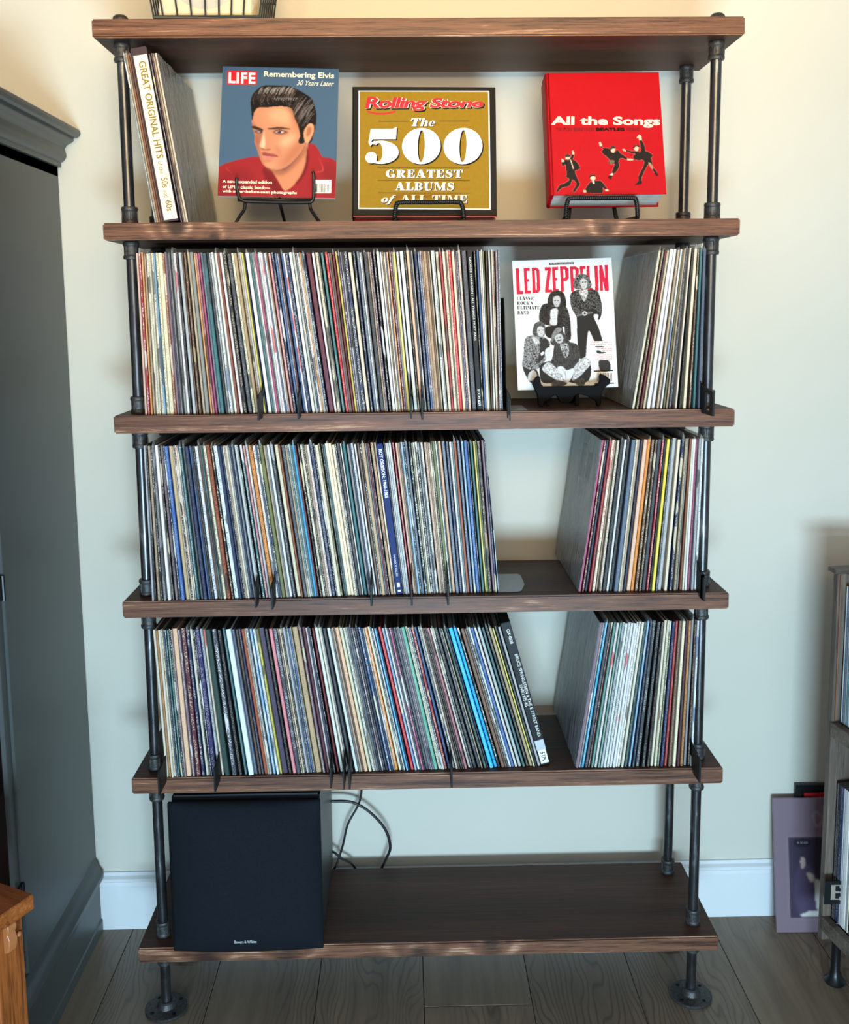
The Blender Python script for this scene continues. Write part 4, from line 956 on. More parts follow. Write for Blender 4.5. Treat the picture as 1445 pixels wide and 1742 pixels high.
for k in range(7):
    yy = .008+k*.0078; MB().box((.004, yy, .0024), (Wm-.006, yy+.0006, .0032)).build('page_edge', plain('page_line', (150, 142, 134), .8), b2)  # darker lines along the lower face of the page block
pg = Page(zc, Wm, Hm)
letter('title_lettering', 'All the Songs', ((205, 678), (838, 680), (838, 745), (200, 742)), CREAMINK, b2, pg, .0009, .034, 0, 1.0)
letter('subtitle_lettering', 'THE STORY BEHIND EVERY', ((228, 744), (452, 744), (452, 765), (228, 765)), plain('dark_red_ink', (96, 14, 18), .4), b2, pg, .0009, .01)
letter('subtitle_lettering', 'BEATLES', ((460, 744), (628, 744), (628, 763), (460, 763)), BLACKINK, b2, pg, .0009, .05)
letter('subtitle_lettering', 'RELEASE', ((640, 744), (716, 744), (716, 763), (640, 763)), plain('dark_red_ink', (96, 14, 18), .4), b2, pg, .0009, .01)
# figures drawn in the zoom (offset 920,220, scale 6.568); convert to this page's drawing units
def bz(x, y): return ((920+x/6.568-880)*3.44, (220+y/6.568)*3.44)
cv = Canvas(pg, 200, 216, (184, 12, 24))
DK = (34, 28, 24); SKN = (228, 190, 160)
def fig(pts, col=DK, halo=True, sg=.45, smooth=True):
    P = [bz(*p) for p in pts]
    if halo: cv.fill(P, (238, 150, 140), 1.1, .55, smooth)
    cv.fill(P, col, sg, 1, smooth)
# left man
fig([(250, 335), (225, 345), (218, 395), (240, 405), (262, 390), (270, 500), (262, 520), (300, 560), (240, 600), (190, 620), (148, 690), (165, 694), (215, 650), (300, 625), (335, 560), (375, 610), (330, 690), (355, 694), (415, 610), (405, 580), (365, 465), (420, 440), (415, 400), (380, 350), (345, 330), (365, 280), (340, 275), (315, 320), (290, 335)])
fig([(262, 290), (285, 268), (315, 280), (318, 310), (295, 332), (268, 320)], SKN, False); fig([(262, 290), (285, 266), (318, 280), (318, 300), (290, 300), (266, 312)], (60, 44, 36), False)
fig([(218, 330), (235, 325), (250, 350), (228, 360)], SKN, False); fig([(338, 240), (358, 235), (366, 272), (346, 275)], SKN, False)
fig([(318, 335), (330, 345), (352, 430), (342, 430)], (210, 180, 150), False)
# half-seen man
fig([(560, 575), (520, 600), (490, 640), (465, 690), (490, 694), (500, 710), (660, 715), (670, 650), (710, 690), (725, 680), (690, 620), (650, 575), (600, 570)])
fig([(530, 520), (560, 500), (590, 515), (588, 555), (562, 572), (535, 550)], SKN, False); fig([(522, 525), (550, 498), (590, 508), (592, 530), (560, 518), (532, 540)], (50, 36, 30), False)
fig([(552, 572), (575, 575), (580, 605), (562, 600)], (220, 200, 180), False); fig([(455, 680), (480, 682), (480, 700), (455, 706)], SKN, False); fig([(700, 672), (735, 676), (735, 688), (705, 690)], SKN, False)
# third man
fig([(665, 180), (690, 200), (740, 205), (765, 215), (800, 260), (850, 225), (880, 260), (960, 318), (955, 338), (890, 315), (860, 350), (862, 420), (800, 495), (775, 490), (800, 420), (810, 380), (760, 385), (742, 360), (755, 330), (680, 260), (672, 235), (690, 215), (660, 190)])
fig([(770, 200), (800, 180), (825, 200), (820, 235), (800, 255), (778, 240)], SKN, False); fig([(768, 205), (795, 176), (826, 192), (824, 214), (795, 208), (776, 230)], (56, 40, 34), False)
fig([(645, 140), (660, 135), (680, 170), (662, 186), (650, 170)], SKN, False); fig([(955, 325), (985, 322), (1025, 335), (1000, 345), (960, 342)], SKN, False)
fig([(755, 340), (810, 345), (800, 375), (760, 378)], (120, 96, 74), False); fig([(735, 530), (770, 495), (795, 500), (770, 540), (772, 560), (745, 548)], DK, False); fig([(755, 500), (790, 488), (788, 512), (760, 512)], (220, 200, 176), False)
# right man
fig([(1100, 120), (1125, 115), (1155, 180), (1165, 235), (1200, 250), (1245, 285), (1225, 320), (1240, 370), (1245, 420), (1285, 470), (1275, 490), (1245, 460), (1205, 400), (1190, 390), (1120, 520), (1110, 570), (1080, 570), (1080, 520), (1140, 400), (1140, 340), (1080, 340), (1030, 325), (1028, 290), (1050, 270), (1020, 262), (940, 240), (945, 228), (1020, 240), (1060, 235), (1100, 250), (1115, 220)])
fig([(1035, 190), (1060, 170), (1088, 185), (1085, 220), (1068, 242), (1042, 225)], SKN, False); fig([(1028, 190), (1055, 166), (1088, 176), (1092, 196), (1060, 186), (1036, 210)], (56, 40, 34), False)
fig([(1070, 90), (1095, 55), (1120, 70), (1125, 112), (1098, 118), (1090, 95)], SKN, False); fig([(900, 220), (930, 218), (945, 238), (920, 236)], SKN, False)
fig([(1195, 370), (1220, 375), (1250, 430), (1230, 440)], (170, 130, 100), False); fig([(1110, 570), (1112, 610), (1030, 622), (1060, 600), (1080, 570)], DK, False); fig([(1258, 488), (1290, 485), (1302, 522), (1280, 520)], DK, False)
cv.build('printed_figures', b2, .0006, cut=.06)
for o_ in b2.children:
    pass

# ---- twisted wire easels
def twisted(name, path, parent, r=.0027):
    P = spline(path, 6); out = MB(); seg = [0]
    for a, b in zip(P, P[1:]): seg.append(seg[-1]+(b-a).length)
    n = int(seg[-1]/.0012); Q = []; j = 0
    for i in range(n+1):
        s_ = seg[-1]*i/n
        while j < len(seg)-2 and seg[j+1] < s_: j += 1
        f = (s_-seg[j])/max(1e-9, seg[j+1]-seg[j]); Q.append(P[j].lerp(P[j+1], f))
    for k in range(2):
        H = []; up = None
        for i, p in enumerate(Q):
            t = (Q[min(i+1, n)]-Q[max(i-1, 0)]).normalized()
            if up is None: up = t.orthogonal().normalized()
            up = (up-t*up.dot(t)).normalized(); sd = t.cross(up); a = i*.0012/.0075*2*math.pi+k*math.pi
            H.append(p+(up*math.cos(a)+sd*math.sin(a))*r*.85)
        out.tube(H, r, 6)
    return out.build(name, BLACKM, parent, True)
def loop_easel(c, xl, xr, py_top, yf, label):
    x0, x1 = onY(xl, 370, yf).x, onY(xr, 370, yf).x; zt = onY((xl+xr)/2, py_top, yf).z-ST[1]; cx = (x0+x1)/2
    e = empty('twisted_wire_easel', (cx, yf, ST[1]), label=label, cat='easel'); a = (x1-x0)/2
    twisted('front_loop', [(-a, .02, .004), (-a, .002, .0045), (-a, 0, .010), (-a+.001, 0, zt*.6), (-a+.004, 0, zt-.004), (-a+.012, 0, zt), (0, 0, zt), (a-.012, 0, zt), (a-.004, 0, zt-.004), (a-.001, 0, zt*.6), (a, 0, .010), (a, .002, .0045), (a, .02, .004)], e)
    for s in (-1, 1): twisted('leg', [(s*a, .02, .004), (s*a*.9, .05, .004), (s*a*.8, .075, .004), (s*a*.7, .095, .012), (s*a*.5, .13, .12)], e)
    return e
loop_easel(None, 672, 789, 344, .030, 'twisted black wire easel in front of the mustard gold book')
loop_easel(None, 963, 1085, 337, .026, 'twisted black wire easel holding the thick red book')

# ---- band magazine
zc = [(44, 90), (1085, 50), (1170, 1422), (100, 1452)]
M, Wm, Hm = panel_frame(zoomc(zc, 865, 430, 6.22), .115, R(12))
lz = MB().box((0, 0, 0), (Wm, .006, Hm), bev=.0006).build('magazine', plain('white_cover_paper', (232, 232, 230), .35, var=.01)); lz.matrix_world = M
tag(lz, 'white magazine with four long-haired musicians in black and white, on a black wooden stand', 'magazine')
pg = Page(zc, Wm, Hm); cv = Canvas(pg, 260, 340, (232, 232, 230))
RD = (206, 26, 62)
def F(p, c=RD, **k): cv.fill(p, c, .35, 1, False, **k)
def vb(xt, xb, w_, y0, y1): F([(xt, y0), (xt+w_, y0-1), (xb+w_, y1-1), (xb, y1)])
# condensed capitals LED ZEPPELIN (top y, bottom y drift upward to the right)
vb(80, 92, 36, 166, 438); F([(92, 404), (157, 400), (157, 434), (92, 438)])
vb(162, 174, 34, 164, 432); F([(162, 164), (228, 160), (228, 192), (162, 196)]); F([(168, 280), (220, 277), (220, 305), (168, 308)]); F([(174, 400), (240, 396), (240, 428), (174, 432)])
vb(246, 256, 34, 160, 426); F([(246, 160), (300, 157), (328, 185), (336, 395), (312, 422), (256, 426), (258, 394), (296, 392), (302, 380), (295, 195), (285, 188), (246, 192)])
F([(382, 156), (448, 152), (450, 180), (424, 386), (462, 384), (462, 416), (386, 420), (386, 392), (412, 188), (383, 190)])
vb(458, 470, 32, 152, 412); F([(458, 152), (522, 148), (522, 180), (458, 184)]); F([(464, 268), (516, 265), (516, 292), (464, 296)]); F([(470, 384), (530, 380), (530, 410), (470, 413)])
for x in (542, 648):
    vb(x, x+12, 32, 147, 408); F([(x, 147), (x+62, 143), (x+92, 168), (x+94, 268), (x+70, 296), (x+8, 300), (x+8, 270), (x+52, 267), (x+58, 250), (x+56, 180), (x+46, 174), (x, 178)])
vb(750, 762, 32, 142, 402); F([(750, 142), (812, 138), (812, 170), (750, 174)]); F([(756, 256), (806, 253), (806, 280), (756, 284)])
vb(822, 834, 32, 138, 400); F([(834, 370), (890, 366), (890, 398), (834, 400)])
vb(905, 917, 36, 134, 400); vb(955, 968, 32, 131, 400); vb(1014, 1030, 32, 128, 398); F([(955, 131), (988, 130), (1052, 398), (1020, 400)])
def K(p, g, sg=.5, op=1, noise=0, clip=None): return cv.fill(p, (g, g, g) if isinstance(g, int) else g, sg, op, True, clip, noise)
# standing man right
K([(700, 400), (735, 385), (790, 400), (860, 385), (920, 390), (960, 440), (985, 540), (985, 640), (965, 700), (945, 700), (950, 650), (900, 660), (960, 800), (1000, 930), (1015, 960), (930, 960), (905, 925), (850, 820), (830, 960), (815, 1110), (760, 1120), (730, 940), (720, 690), (700, 640), (665, 560), (655, 440)], 32)
c1 = K([(700, 400), (790, 400), (920, 390), (960, 440), (985, 560), (960, 690), (930, 600), (850, 590), (740, 670), (700, 640), (660, 560), (655, 440)], 62, .6, 1, .75)
K([(750, 400), (830, 395), (835, 440), (800, 510), (765, 450)], 190, .8, 1, .3)
cv.line([(722, 660), (800, 640), (890, 625)], 46, (70, 70, 70)); cv.line([(725, 662), (800, 642), (890, 628)], 6, (170, 170, 170))
K([(780, 635), (805, 612), (832, 635), (806, 662)], 215); K([(790, 637), (806, 624), (822, 637), (806, 650)], 50)
K([(960, 1140), (1065, 1140), (1082, 1245), (980, 1248)], 44); K([(925, 985), (1005, 985), (1008, 998), (926, 998)], 60); K([(935, 1030), (960, 1030), (1030, 1050), (1030, 1060), (945, 1062)], 50)
hm_ = K([(690, 300), (715, 245), (770, 218), (830, 235), (865, 290), (878, 340), (850, 378), (800, 390), (770, 385), (700, 375), (685, 345)], 92, .6, 1, .7)
K([(760, 290), (790, 268), (825, 290), (830, 350), (800, 385), (770, 365)], 196, .9); K([(775, 305), (790, 302), (792, 312), (777, 314)], 50); K([(803, 302), (820, 303), (818, 312), (804, 312)], 50); K([(784, 352), (808, 352), (798, 362)], 80)
# back-left man
K([(370, 540), (430, 530), (470, 560), (560, 560), (610, 570), (640, 640), (660, 760), (662, 900), (640, 920), (600, 870), (590, 780), (560, 780), (400, 760), (330, 720), (325, 640), (345, 570)], 36, .6, 1, .5)
K([(450, 600), (520, 590), (515, 680), (505, 760), (440, 750), (445, 680)], 208, .8, 1, .15)
K([(395, 780), (560, 770), (560, 880), (440, 900), (390, 860)], 22)
K([(420, 470), (450, 415), (510, 395), (570, 410), (600, 460), (612, 540), (600, 580), (560, 580), (530, 560), (470, 560), (425, 540), (412, 520)], 34, .6, 1, .5)
K([(475, 470), (520, 450), (548, 480), (540, 540), (510, 570), (480, 540), (470, 500)], 192, .9); K([(485, 500), (500, 496), (500, 506), (486, 508)], 60); K([(515, 498), (532, 498), (530, 507), (516, 507)], 60); K([(495, 540), (520, 538), (508, 548)], 90)
for i in range(14): cv.line([(560+random.random()*60, 590+i*20), (590+random.random()*60, 600+i*20)], 5, (120, 120, 120), .5, .7)
# left man with patterned shirt
K([(180, 900), (230, 870), (320, 870), (400, 900), (440, 960), (420, 1060), (380, 1150), (300, 1230), (200, 1240), (145, 1200), (160, 1080), (165, 980)], 120, .6, 1, .55)
K([(340, 930), (400, 900), (430, 980), (400, 1060), (340, 1150), (300, 1160), (330, 1040)], 42, .8)
K([(150, 1200), (220, 1230), (300, 1240), (330, 1350), (300, 1400), (230, 1370), (180, 1290)], 38, .7)
K([(225, 1260), (270, 1240), (300, 1290), (270, 1340), (215, 1350), (205, 1310)], 205, .7); cv.line([(230, 1350), (255, 1300)], 5, (100, 100, 100)); cv.line([(248, 1352), (268, 1305)], 5, (100, 100, 100))
K([(385, 1060), (400, 1010), (440, 1000), (450, 1060), (440, 1120), (400, 1110)], 210, .7); K([(340, 1060), (370, 1040), (378, 1060), (350, 1085)], 220)
K([(260, 800), (280, 745), (330, 722), (375, 745), (388, 800), (380, 870), (350, 880), (290, 880), (255, 850)], 84, .6, 1, .5)
K([(305, 790), (345, 770), (376, 790), (375, 850), (345, 885), (312, 862)], 198, .9); K([(318, 812), (335, 808), (335, 818), (320, 820)], 50); K([(352, 808), (370, 808), (368, 817), (353, 817)], 50); K([(335, 850), (358, 848), (348, 858)], 90)
K([(262, 790), (290, 740), (372, 745), (384, 790), (330, 770), (300, 800), (285, 860), (258, 850)], 74, .7, 1, .4)
K([(250, 890), (300, 900), (330, 950), (280, 960)], 200, .6, .9, .2)
# seated man
K([(340, 1180), (460, 1140), (640, 1180), (800, 1130), (870, 1180), (875, 1290), (830, 1370), (700, 1380), (600, 1360), (480, 1380), (360, 1370), (330, 1280)], 30)
K([(490, 960), (560, 940), (640, 940), (730, 970), (760, 1080), (730, 1180), (640, 1230), (560, 1230), (450, 1180), (470, 1080)], 56, .6, 1, .35)
K([(550, 960), (620, 945), (640, 1040), (610, 1110), (570, 1050)], 150, .7, 1, .6)
K([(380, 1180), (430, 1155), (500, 1210), (590, 1280), (640, 1360), (600, 1385), (520, 1350), (420, 1290), (355, 1230)], 190, .7, 1, .3)
K([(800, 1105), (860, 1130), (870, 1180), (820, 1240), (740, 1320), (680, 1350), (690, 1270), (700, 1200)], 190, .7, 1, .3)
K([(520, 1210), (570, 1200), (620, 1240), (690, 1220), (680, 1300), (630, 1370), (600, 1340), (560, 1280), (530, 1270)], 214, .7); cv.line([(600, 1250), (610, 1330)], 8, (70, 70, 70)); cv.line([(570, 1230), (600, 1290)], 5, (100, 100, 100))
K([(460, 1370), (540, 1350), (620, 1380), (580, 1410), (500, 1425), (455, 1410)], 66, .6, 1, .3); K([(700, 1350), (790, 1330), (815, 1360), (800, 1405), (730, 1400)], 66, .6, 1, .3)
K([(440, 940), (470, 900), (560, 830), (600, 860), (640, 920), (650, 960), (560, 950), (480, 980)], 56, .7, 1, .4)
K([(490, 880), (540, 850), (575, 880), (575, 930), (540, 955), (500, 930)], 190, .8); K([(505, 895), (522, 890), (522, 900), (507, 903)], 50); K([(540, 885), (556, 884), (554, 893), (542, 894)], 50); K([(516, 922), (556, 912), (560, 922), (520, 932)], 50)
K([(452, 900), (470, 840), (510, 790), (555, 790), (562, 820), (520, 850), (480, 900), (460, 940)], 128, .6, 1, .2)
K([(330, 1400), (460, 1385), (440, 1420), (330, 1430)], 190, 1.5, .5); K([(820, 1360), (920, 1350), (860, 1376)], 150, 1.5, .6)
cv.build('printed_cover', lz, .0006)
for i, (s, x0, y0, x1, y1) in enumerate((('CLASSIC', 92, 462, 276, 500), ("ROCK'S", 94, 512, 258, 548), ('ULTIMATE', 96, 560, 328, 596), ('BAND', 98, 612, 218, 648))):
    serif('cover_lettering', s, (x0, y0, x1, y1), BLACKINK, lz, pg, .0010)
flat_polys('banner', [[(428, 108), (690, 98), (690, 122), (430, 132)]], BLACKINK, lz, pg, .0010)
letter('banner_lettering', 'THE SPECIAL COLLECTOR\'S EDITION', ((436, 112), (684, 103), (684, 118), (436, 127)), WHITEINK, lz, pg, .0013)
RDT = plain('thin_red_ink', (170, 50, 60), .4)
for s, x0, y0, x1 in (("INSIDER'S GUIDE TO", 878, 936, 1096), ('THEIR GREATEST HITS', 860, 960, 1096), ('TRIUMPHS AND', 932, 1004, 1100), ('TRAGEDIES', 985, 1026, 1100), ('INTERVIEWS WITH', 900, 1072, 1104), ('JIMMY PAGE &', 955, 1094, 1104), ('ROBERT PLANT', 942, 1116, 1104)):
    flat_polys('text_ground', [[(x0-4, y0-4), (x1+4, y0-6), (x1+4, y0+18), (x0-4, y0+20)]], plain('white_cover_paper', (232, 232, 230), .35), lz, pg, .0009)
    letter('cover_lettering', s, (x0, y0, x1, y0+14), RDT, lz, pg, .0012, .01)
flat_polys('barcode_panel', [[(920, 1262), (1110, 1256), (1112, 1370), (922, 1376)]], WHITEINK, lz, pg, .0010)
bars = []; x = 930
while x < 1100:
    wd = random.choice([4, 6, 10]); bars += [[(x, 1272), (x+wd, 1272), (x+wd, 1362), (x, 1362)]]; x += wd+random.choice([6, 9])
flat_polys('barcode', bars, plain('grey_ink', (90, 90, 90), .4), lz, pg, .0012)
flat_polys('barcode_rule', [[(906, 1246), (1112, 1240), (1112, 1252), (906, 1258)], [(912, 1384), (1124, 1376), (1124, 1388), (912, 1396)]], BLACKINK, lz, pg, .0011)

# ---- black wooden stand: outline in zoom coordinates
e = empty('plate_stand', (.30, .09, ST[2]), label='black shaped wooden stand holding up the white band magazine', cat='stand')
yy = .088
out = [(262, 1390), (290, 1345), (330, 1335), (335, 1375), (345, 1420), (370, 1445), (600, 1440), (900, 1435), (950, 1420), (965, 1380), (958, 1330), (975, 1308), (1010, 1320), (1075, 1370), (1070, 1410), (1020, 1450), (985, 1490), (975, 1545), (978, 1620), (965, 1650), (935, 1650), (925, 1600), (880, 1570), (800, 1535), (730, 1520), (700, 1540), (670, 1590), (630, 1620), (545, 1610), (525, 1570), (500, 1530), (480, 1535), (440, 1570), (380, 1605), (365, 1650), (335, 1655), (312, 1640), (310, 1580), (300, 1520), (275, 1470), (250, 1420)]
P = [onY(865+x/6.22, 430+y/6.22, yy) for x, y in out]; zmin = min(p.z for p in P)
P = [(p.x-.30, (p.z-ST[2]-max(0, 0)) ) for p in P]; sh = -min(p[1] for p in P)+.0003
P = [(a, b+sh) for a, b in P]
MB().prism(P, 'y', -.010, .004, bev=.0012).build('front_panel', plain('black_lacquered_wood', (10, 10, 11), .6, 0, .08), e)
for s in (-1, 1):
    MB().prism([(.004, .0003), (.004, .030), (.030, .028), (.055, .016), (.085, .012), (.088, .0003), (.07, .0003), (.04, .010), (.018, .010), (.012, .0003)], 'x', -.015+s*.03-.004, -.015+s*.03+.004, bev=.001).build('rear_leg', plain('black_lacquered_wood'), e)

# ================================================================ BASKET ON TOP
e = empty('wire_basket', (-.40, .0, ST[0]), label='dark wire basket holding paper-sleeved singles on top of the shelving unit', cat='basket')
WR = plain('weathered_wire', (58, 60, 54), .5, .4)
bw, fy, by, hh = .098, .008, .165, .15; fl_ = .022
def rect(z, g): return [(-bw-g, fy-g*.5, z), (bw+g, fy-g*.5, z), (bw+g, by+g*.5, z), (-bw-g, by+g*.5, z)]
MB().tube(rect(.0045, 0), .0035, 6, True).build('bottom_rim', WR, e); MB().tube(rect(hh, fl_), .0042, 6, True).build('top_rim', WR, e); MB().tube(rect(.075, fl_*.5), .0022, 6, True).build('middle_rim', WR, e)
xs_ = [-.098, -.0806, -.054, -.028, -.002, .0228, .0455, .068, .098]
for x in xs_:
    MB().tube([(x, fy, .0045), (x*(bw+fl_)/bw, fy-fl_*.5, hh)], .0019, 6).build('wire', WR, e)
    MB().tube([(x, by, .0045), (x*(bw+fl_)/bw, by+fl_*.5, hh)], .0019, 6).build('wire', WR, e)
for k in range(1, 7):
    y = fy+(by-fy)*k/7
    for s in (-1, 1): MB().tube([(s*bw, y, .0045), (s*(bw+fl_), y, hh)], .0019, 6).build('wire', WR, e)
for k in range(4): MB().tube([(-bw, fy+(by-fy)*(k+.5)/4, .0025), (bw, fy+(by-fy)*(k+.5)/4, .0025)], .0016, 6).build('floor_wire', WR, e)
for k in range(8):
    y = fy+.012+k*.016
    s = MB().box((-.49, 0, 0), (-.318, .0015, .175)).build('single_sleeve', plain('cream_paper', (214, 196, 160), .8))
    s.location = (0, y, ST[0]+.0062); s.rotation_euler = (R(-3), 0, 0)
    if k == 0:
        m = MB().lathe([(.072, 0), (.072, .0004)], n=40, M=Matrix.Translation((-.404, -.0002, .088)) @ Matrix.Rotation(R(90), 4, 'X'))
        m.build('disc_circle', plain('grey_paper', (186, 178, 162), .8), s)  # grey circle of a single on the front paper sleeve
    tag(s, ('front cream paper sleeve with a grey disc print in the wire basket' if k == 0 else 'cream paper sleeve, %s behind the disc-printed front one in the wire basket' % ORD[k-1]), 'record sleeve', 'paper sleeves in the basket' if k else None)

# ================================================================ SUBWOOFER
e = empty('subwoofer', (-.379, 0, ST[5]), label='black cube subwoofer with cloth grille on the lowest board', cat='speaker')
SUBM = plain('black_ash_vinyl', (34, 37, 42), .42); CL = NT('grille_cloth'); wv = CL.noise(CL.obj(), 900, 2)
CL.bump(wv, .3, .0006); GR = CL.set(CL.ramp(wv, [(.3, rgb(18, 21, 26)), (.7, rgb(27, 31, 37))]), .9, spec=.12)
MB().box((-.153, .012, .008), (.153, .300, .330), bev=.004, seg=2).build('cabinet', SUBM, e, angle=35)
for x in (-.12, .12):
    for y in (.04, .27): MB().lathe([(.014, 0), (.015, .009)], Matrix.Translation((x, y, .0002)), 16).build('foot', BLACKP, e)
# grille: bulging shell
bm = bmesh.new(); NX, NZ = 40, 40; g_ = []
hw, z0, z1 = .1555, -.002, .322
for j in range(NZ+1):
    rowv = []
    for i in range(NX+1):
        u = i/NX*2-1; v_ = j/NZ*2-1
        x = hw*u; z = (z0+z1)/2+(z1-z0)/2*v_
        bul = .034*(1-abs(u)**5)*(1-abs(v_)**6)+.010*(1-u*u)
        bul *= 1.0
        rowv.append(bm.verts.new((x, .006-bul*.75-.004, z if v_ > -1 else z)))
    g_.append(rowv)
for j in range(NZ):
    for i in range(NX): bm.faces.new((g_[j][i], g_[j][i+1], g_[j+1][i+1], g_[j+1][i]))
bk_ = [[bm.verts.new((v.co.x, .0118, v.co.z)) for v in r__] for r__ in (g_[0], g_[-1])]
lb, rb = [bm.verts.new((r__[0].co.x, .0118, r__[0].co.z)) for r__ in g_], [bm.verts.new((r__[-1].co.x, .0118, r__[-1].co.z)) for r__ in g_]
for i in range(NX):
    bm.faces.new((g_[0][i+1], g_[0][i], bk_[0][i], bk_[0][i+1])); bm.faces.new((g_[-1][i], g_[-1][i+1], bk_[1][i+1], bk_[1][i]))
for j in range(NZ):
    bm.faces.new((g_[j][0], g_[j+1][0], lb[j+1], lb[j])); bm.faces.new((g_[j+1][-1], g_[j][-1], rb[j], rb[j+1]))
# keep the grille clear of the board: the lip hangs only in front of the board's edge
me = bpy.data.meshes.new('grille'); bm.to_mesh(me); bm.free(); gr = link('grille', me, GR, e, smooth=True)
gr.location = (0, -.014, .004)
Mx = lambda x, y: Vector((x, 0, y))
lo = letter('brand_lettering', 'Bowers & Wilkins', (-.0225, .0260, .0225, .0200), plain('silver_ink', (210, 212, 214), .4), e, Mx, 0, .0)
lo.location = (-.001, -.0415, .016)

# ================================================================ CABLES
CB = plain('black_cable', (20, 20, 22), .45)
P = [(-.235, .295, .335), (-.221, .298, .336), (-.176, .30, .331), (-.135, .30, .305), (-.100, .30, .262), (-.088, .30, .217), (-.098, .303, .185), (-.112, .31, .15), (-.13, .318, .10), (-.15, .315, .03), (-.20, .30, .006)]
tag(MB().tube(spline(P, 8), .0034, 8).build('looping_cable', CB, None, True), 'black cable looping in an arc behind the lowest bay right of the subwoofer', 'cable')
P = [(-.150, .312, .50), (-.153, .312, .40), (-.156, .310, .345), (-.166, .309, .314), (-.189, .306, .272), (-.202, .304, .219), (-.219, .300, .17), (-.228, .300, .150), (-.24, .30, .05), (-.26, .295, .006)]
tag(MB().tube(spline(P, 8), .0026, 8).build('hanging_cable', CB, None, True), 'thinner black cable hanging down the wall right of the subwoofer', 'cable')
P = [(-.232, .290, .215), (-.222, .299, .205), (-.205, .301, .188), (-.180, .308, .168), (-.165, .315, .12), (-.17, .312, .03), (-.22, .29, .006)]
tag(MB().tube(spline(P, 8), .0030, 8).build('short_cable', CB, None, True), 'short black cable leaving low behind the subwoofer', 'cable')

# ================================================================ CABINET ON THE LEFT
cx0 = -.803
e = empty('tall_cabinet', (-1.2, .1, 0), label='tall dark grey painted cabinet with crown moulding against the wall at left', cat='cabinet')
o = MB().box((-1.75, -.092, .10), (cx0, WY-.003, 1.83), bev=.002).build('side_panel', CAB, e); o.location = (1.2, -.1, 0); 
def sh(o): o.location = (1.2, -.1, 0); return o
cr = [(0, -.02), (0, 0), (.008, 0), (.008, .010), (.0125, .012), (.018, .017), (.0205, .023), (.0205, .029), (.0188, .036), (.0190, .041), (.023, .047), (.030, .051), (.036, .054), (.0385, .057), (.0385, .0625), (.0455, .0625), (.0515, .066), (.0545, .072), (.0535, .078), (.0495, .0815), (.03, .083), (-.30, .083), (-.30, -.02)]
# crown runs along the side and returns across the front
bm = bmesh.new(); rings = []
for (px_, py_) in ((cx0, WY-.004), (cx0, -.092), (-1.75, -.092)):
    rg = []
    for (a, z) in cr:
        a2 = max(a, -.28)
        if px_ == cx0 and py_ > 0: q = (cx0+a2, py_, 1.813+z)
        elif px_ == cx0: q = (cx0+a2, -.092-a2, 1.813+z)
        else: q = (-1.75, -.092-a2, 1.813+z)
        rg.append(bm.verts.new(q))
    rings.append(rg)
for a, b in zip(rings, rings[1:]):
    for i in range(len(cr)): j = (i+1) % len(cr); bm.faces.new((a[i], a[j], b[j], b[i]))
bm.faces.new(rings[0][::-1]); bm.faces.new(rings[-1]); bmesh.ops.recalc_face_normals(bm, faces=bm.faces)
me = bpy.data.meshes.new('crown_moulding'); bm.to_mesh(me); bm.free(); o = sh(link('crown_moulding', me, CAB, e)); 
for p in me.polygons: p.use_smooth = True
me.set_sharp_from_angle(angle=R(28))
bs = [(-.03, .0), (.012, .0), (.012, .028), (.009, .031), (.009, .128), (.017, .132), (.020, .140), (.020, .150), (.016, .156), (.012, .162), (.010, .172), (.005, .180), (0, .188), (-.03, .188)]
bm = bmesh.new(); rings = []
for (px_, py_, mode) in ((cx0, WY-.017, 0), (cx0, -.165, 1), (-1.75, -.165, 2)):
    rings.append([bm.verts.new((px_+(a if mode < 2 else 0), py_-(a if mode > 0 else 0), z)) for a, z in bs])
for a, b in zip(rings, rings[1:]):
    for i in range(len(bs)): j = (i+1) % len(bs); bm.faces.new((a[i], a[j], b[j], b[i]))
bm.faces.new(rings[0][::-1]); bm.faces.new(rings[-1]); bmesh.ops.recalc_face_normals(bm, faces=bm.faces)
me = bpy.data.meshes.new('base_moulding'); bm.to_mesh(me); bm.free(); sh(link('base_moulding', me, CAB, e))
for p in me.polygons: p.use_smooth = True
me.set_sharp_from_angle(angle=R(28))
sh(MB().box((-1.75, -.16, .01), (cx0-.028, -.09, .186)).build('plinth', CAB, e))
dr = MB(); dr.box((-1.27, -.122, .20), (cx0-.004, -.0945, 1.80), bev=.002); dr = sh(dr.build('door', CAB, e))
MB().box((-1.24, -.1235, .23), (cx0-.012, -.1218, 1.77)).build('door_pane', plain('dark_glass', (16, 12, 12), .12), dr)
for z in (.98, .36, 1.6):
    m = MB(); m.tube([(cx0+.001, -.097, z-.024), (cx0+.001, -.097, z+.024)], .0042, 8); m.box((cx0-.002, -.118, z-.022), (cx0+.0015, -.090, z+.022)); m.build('hinge', BLACKM, dr)

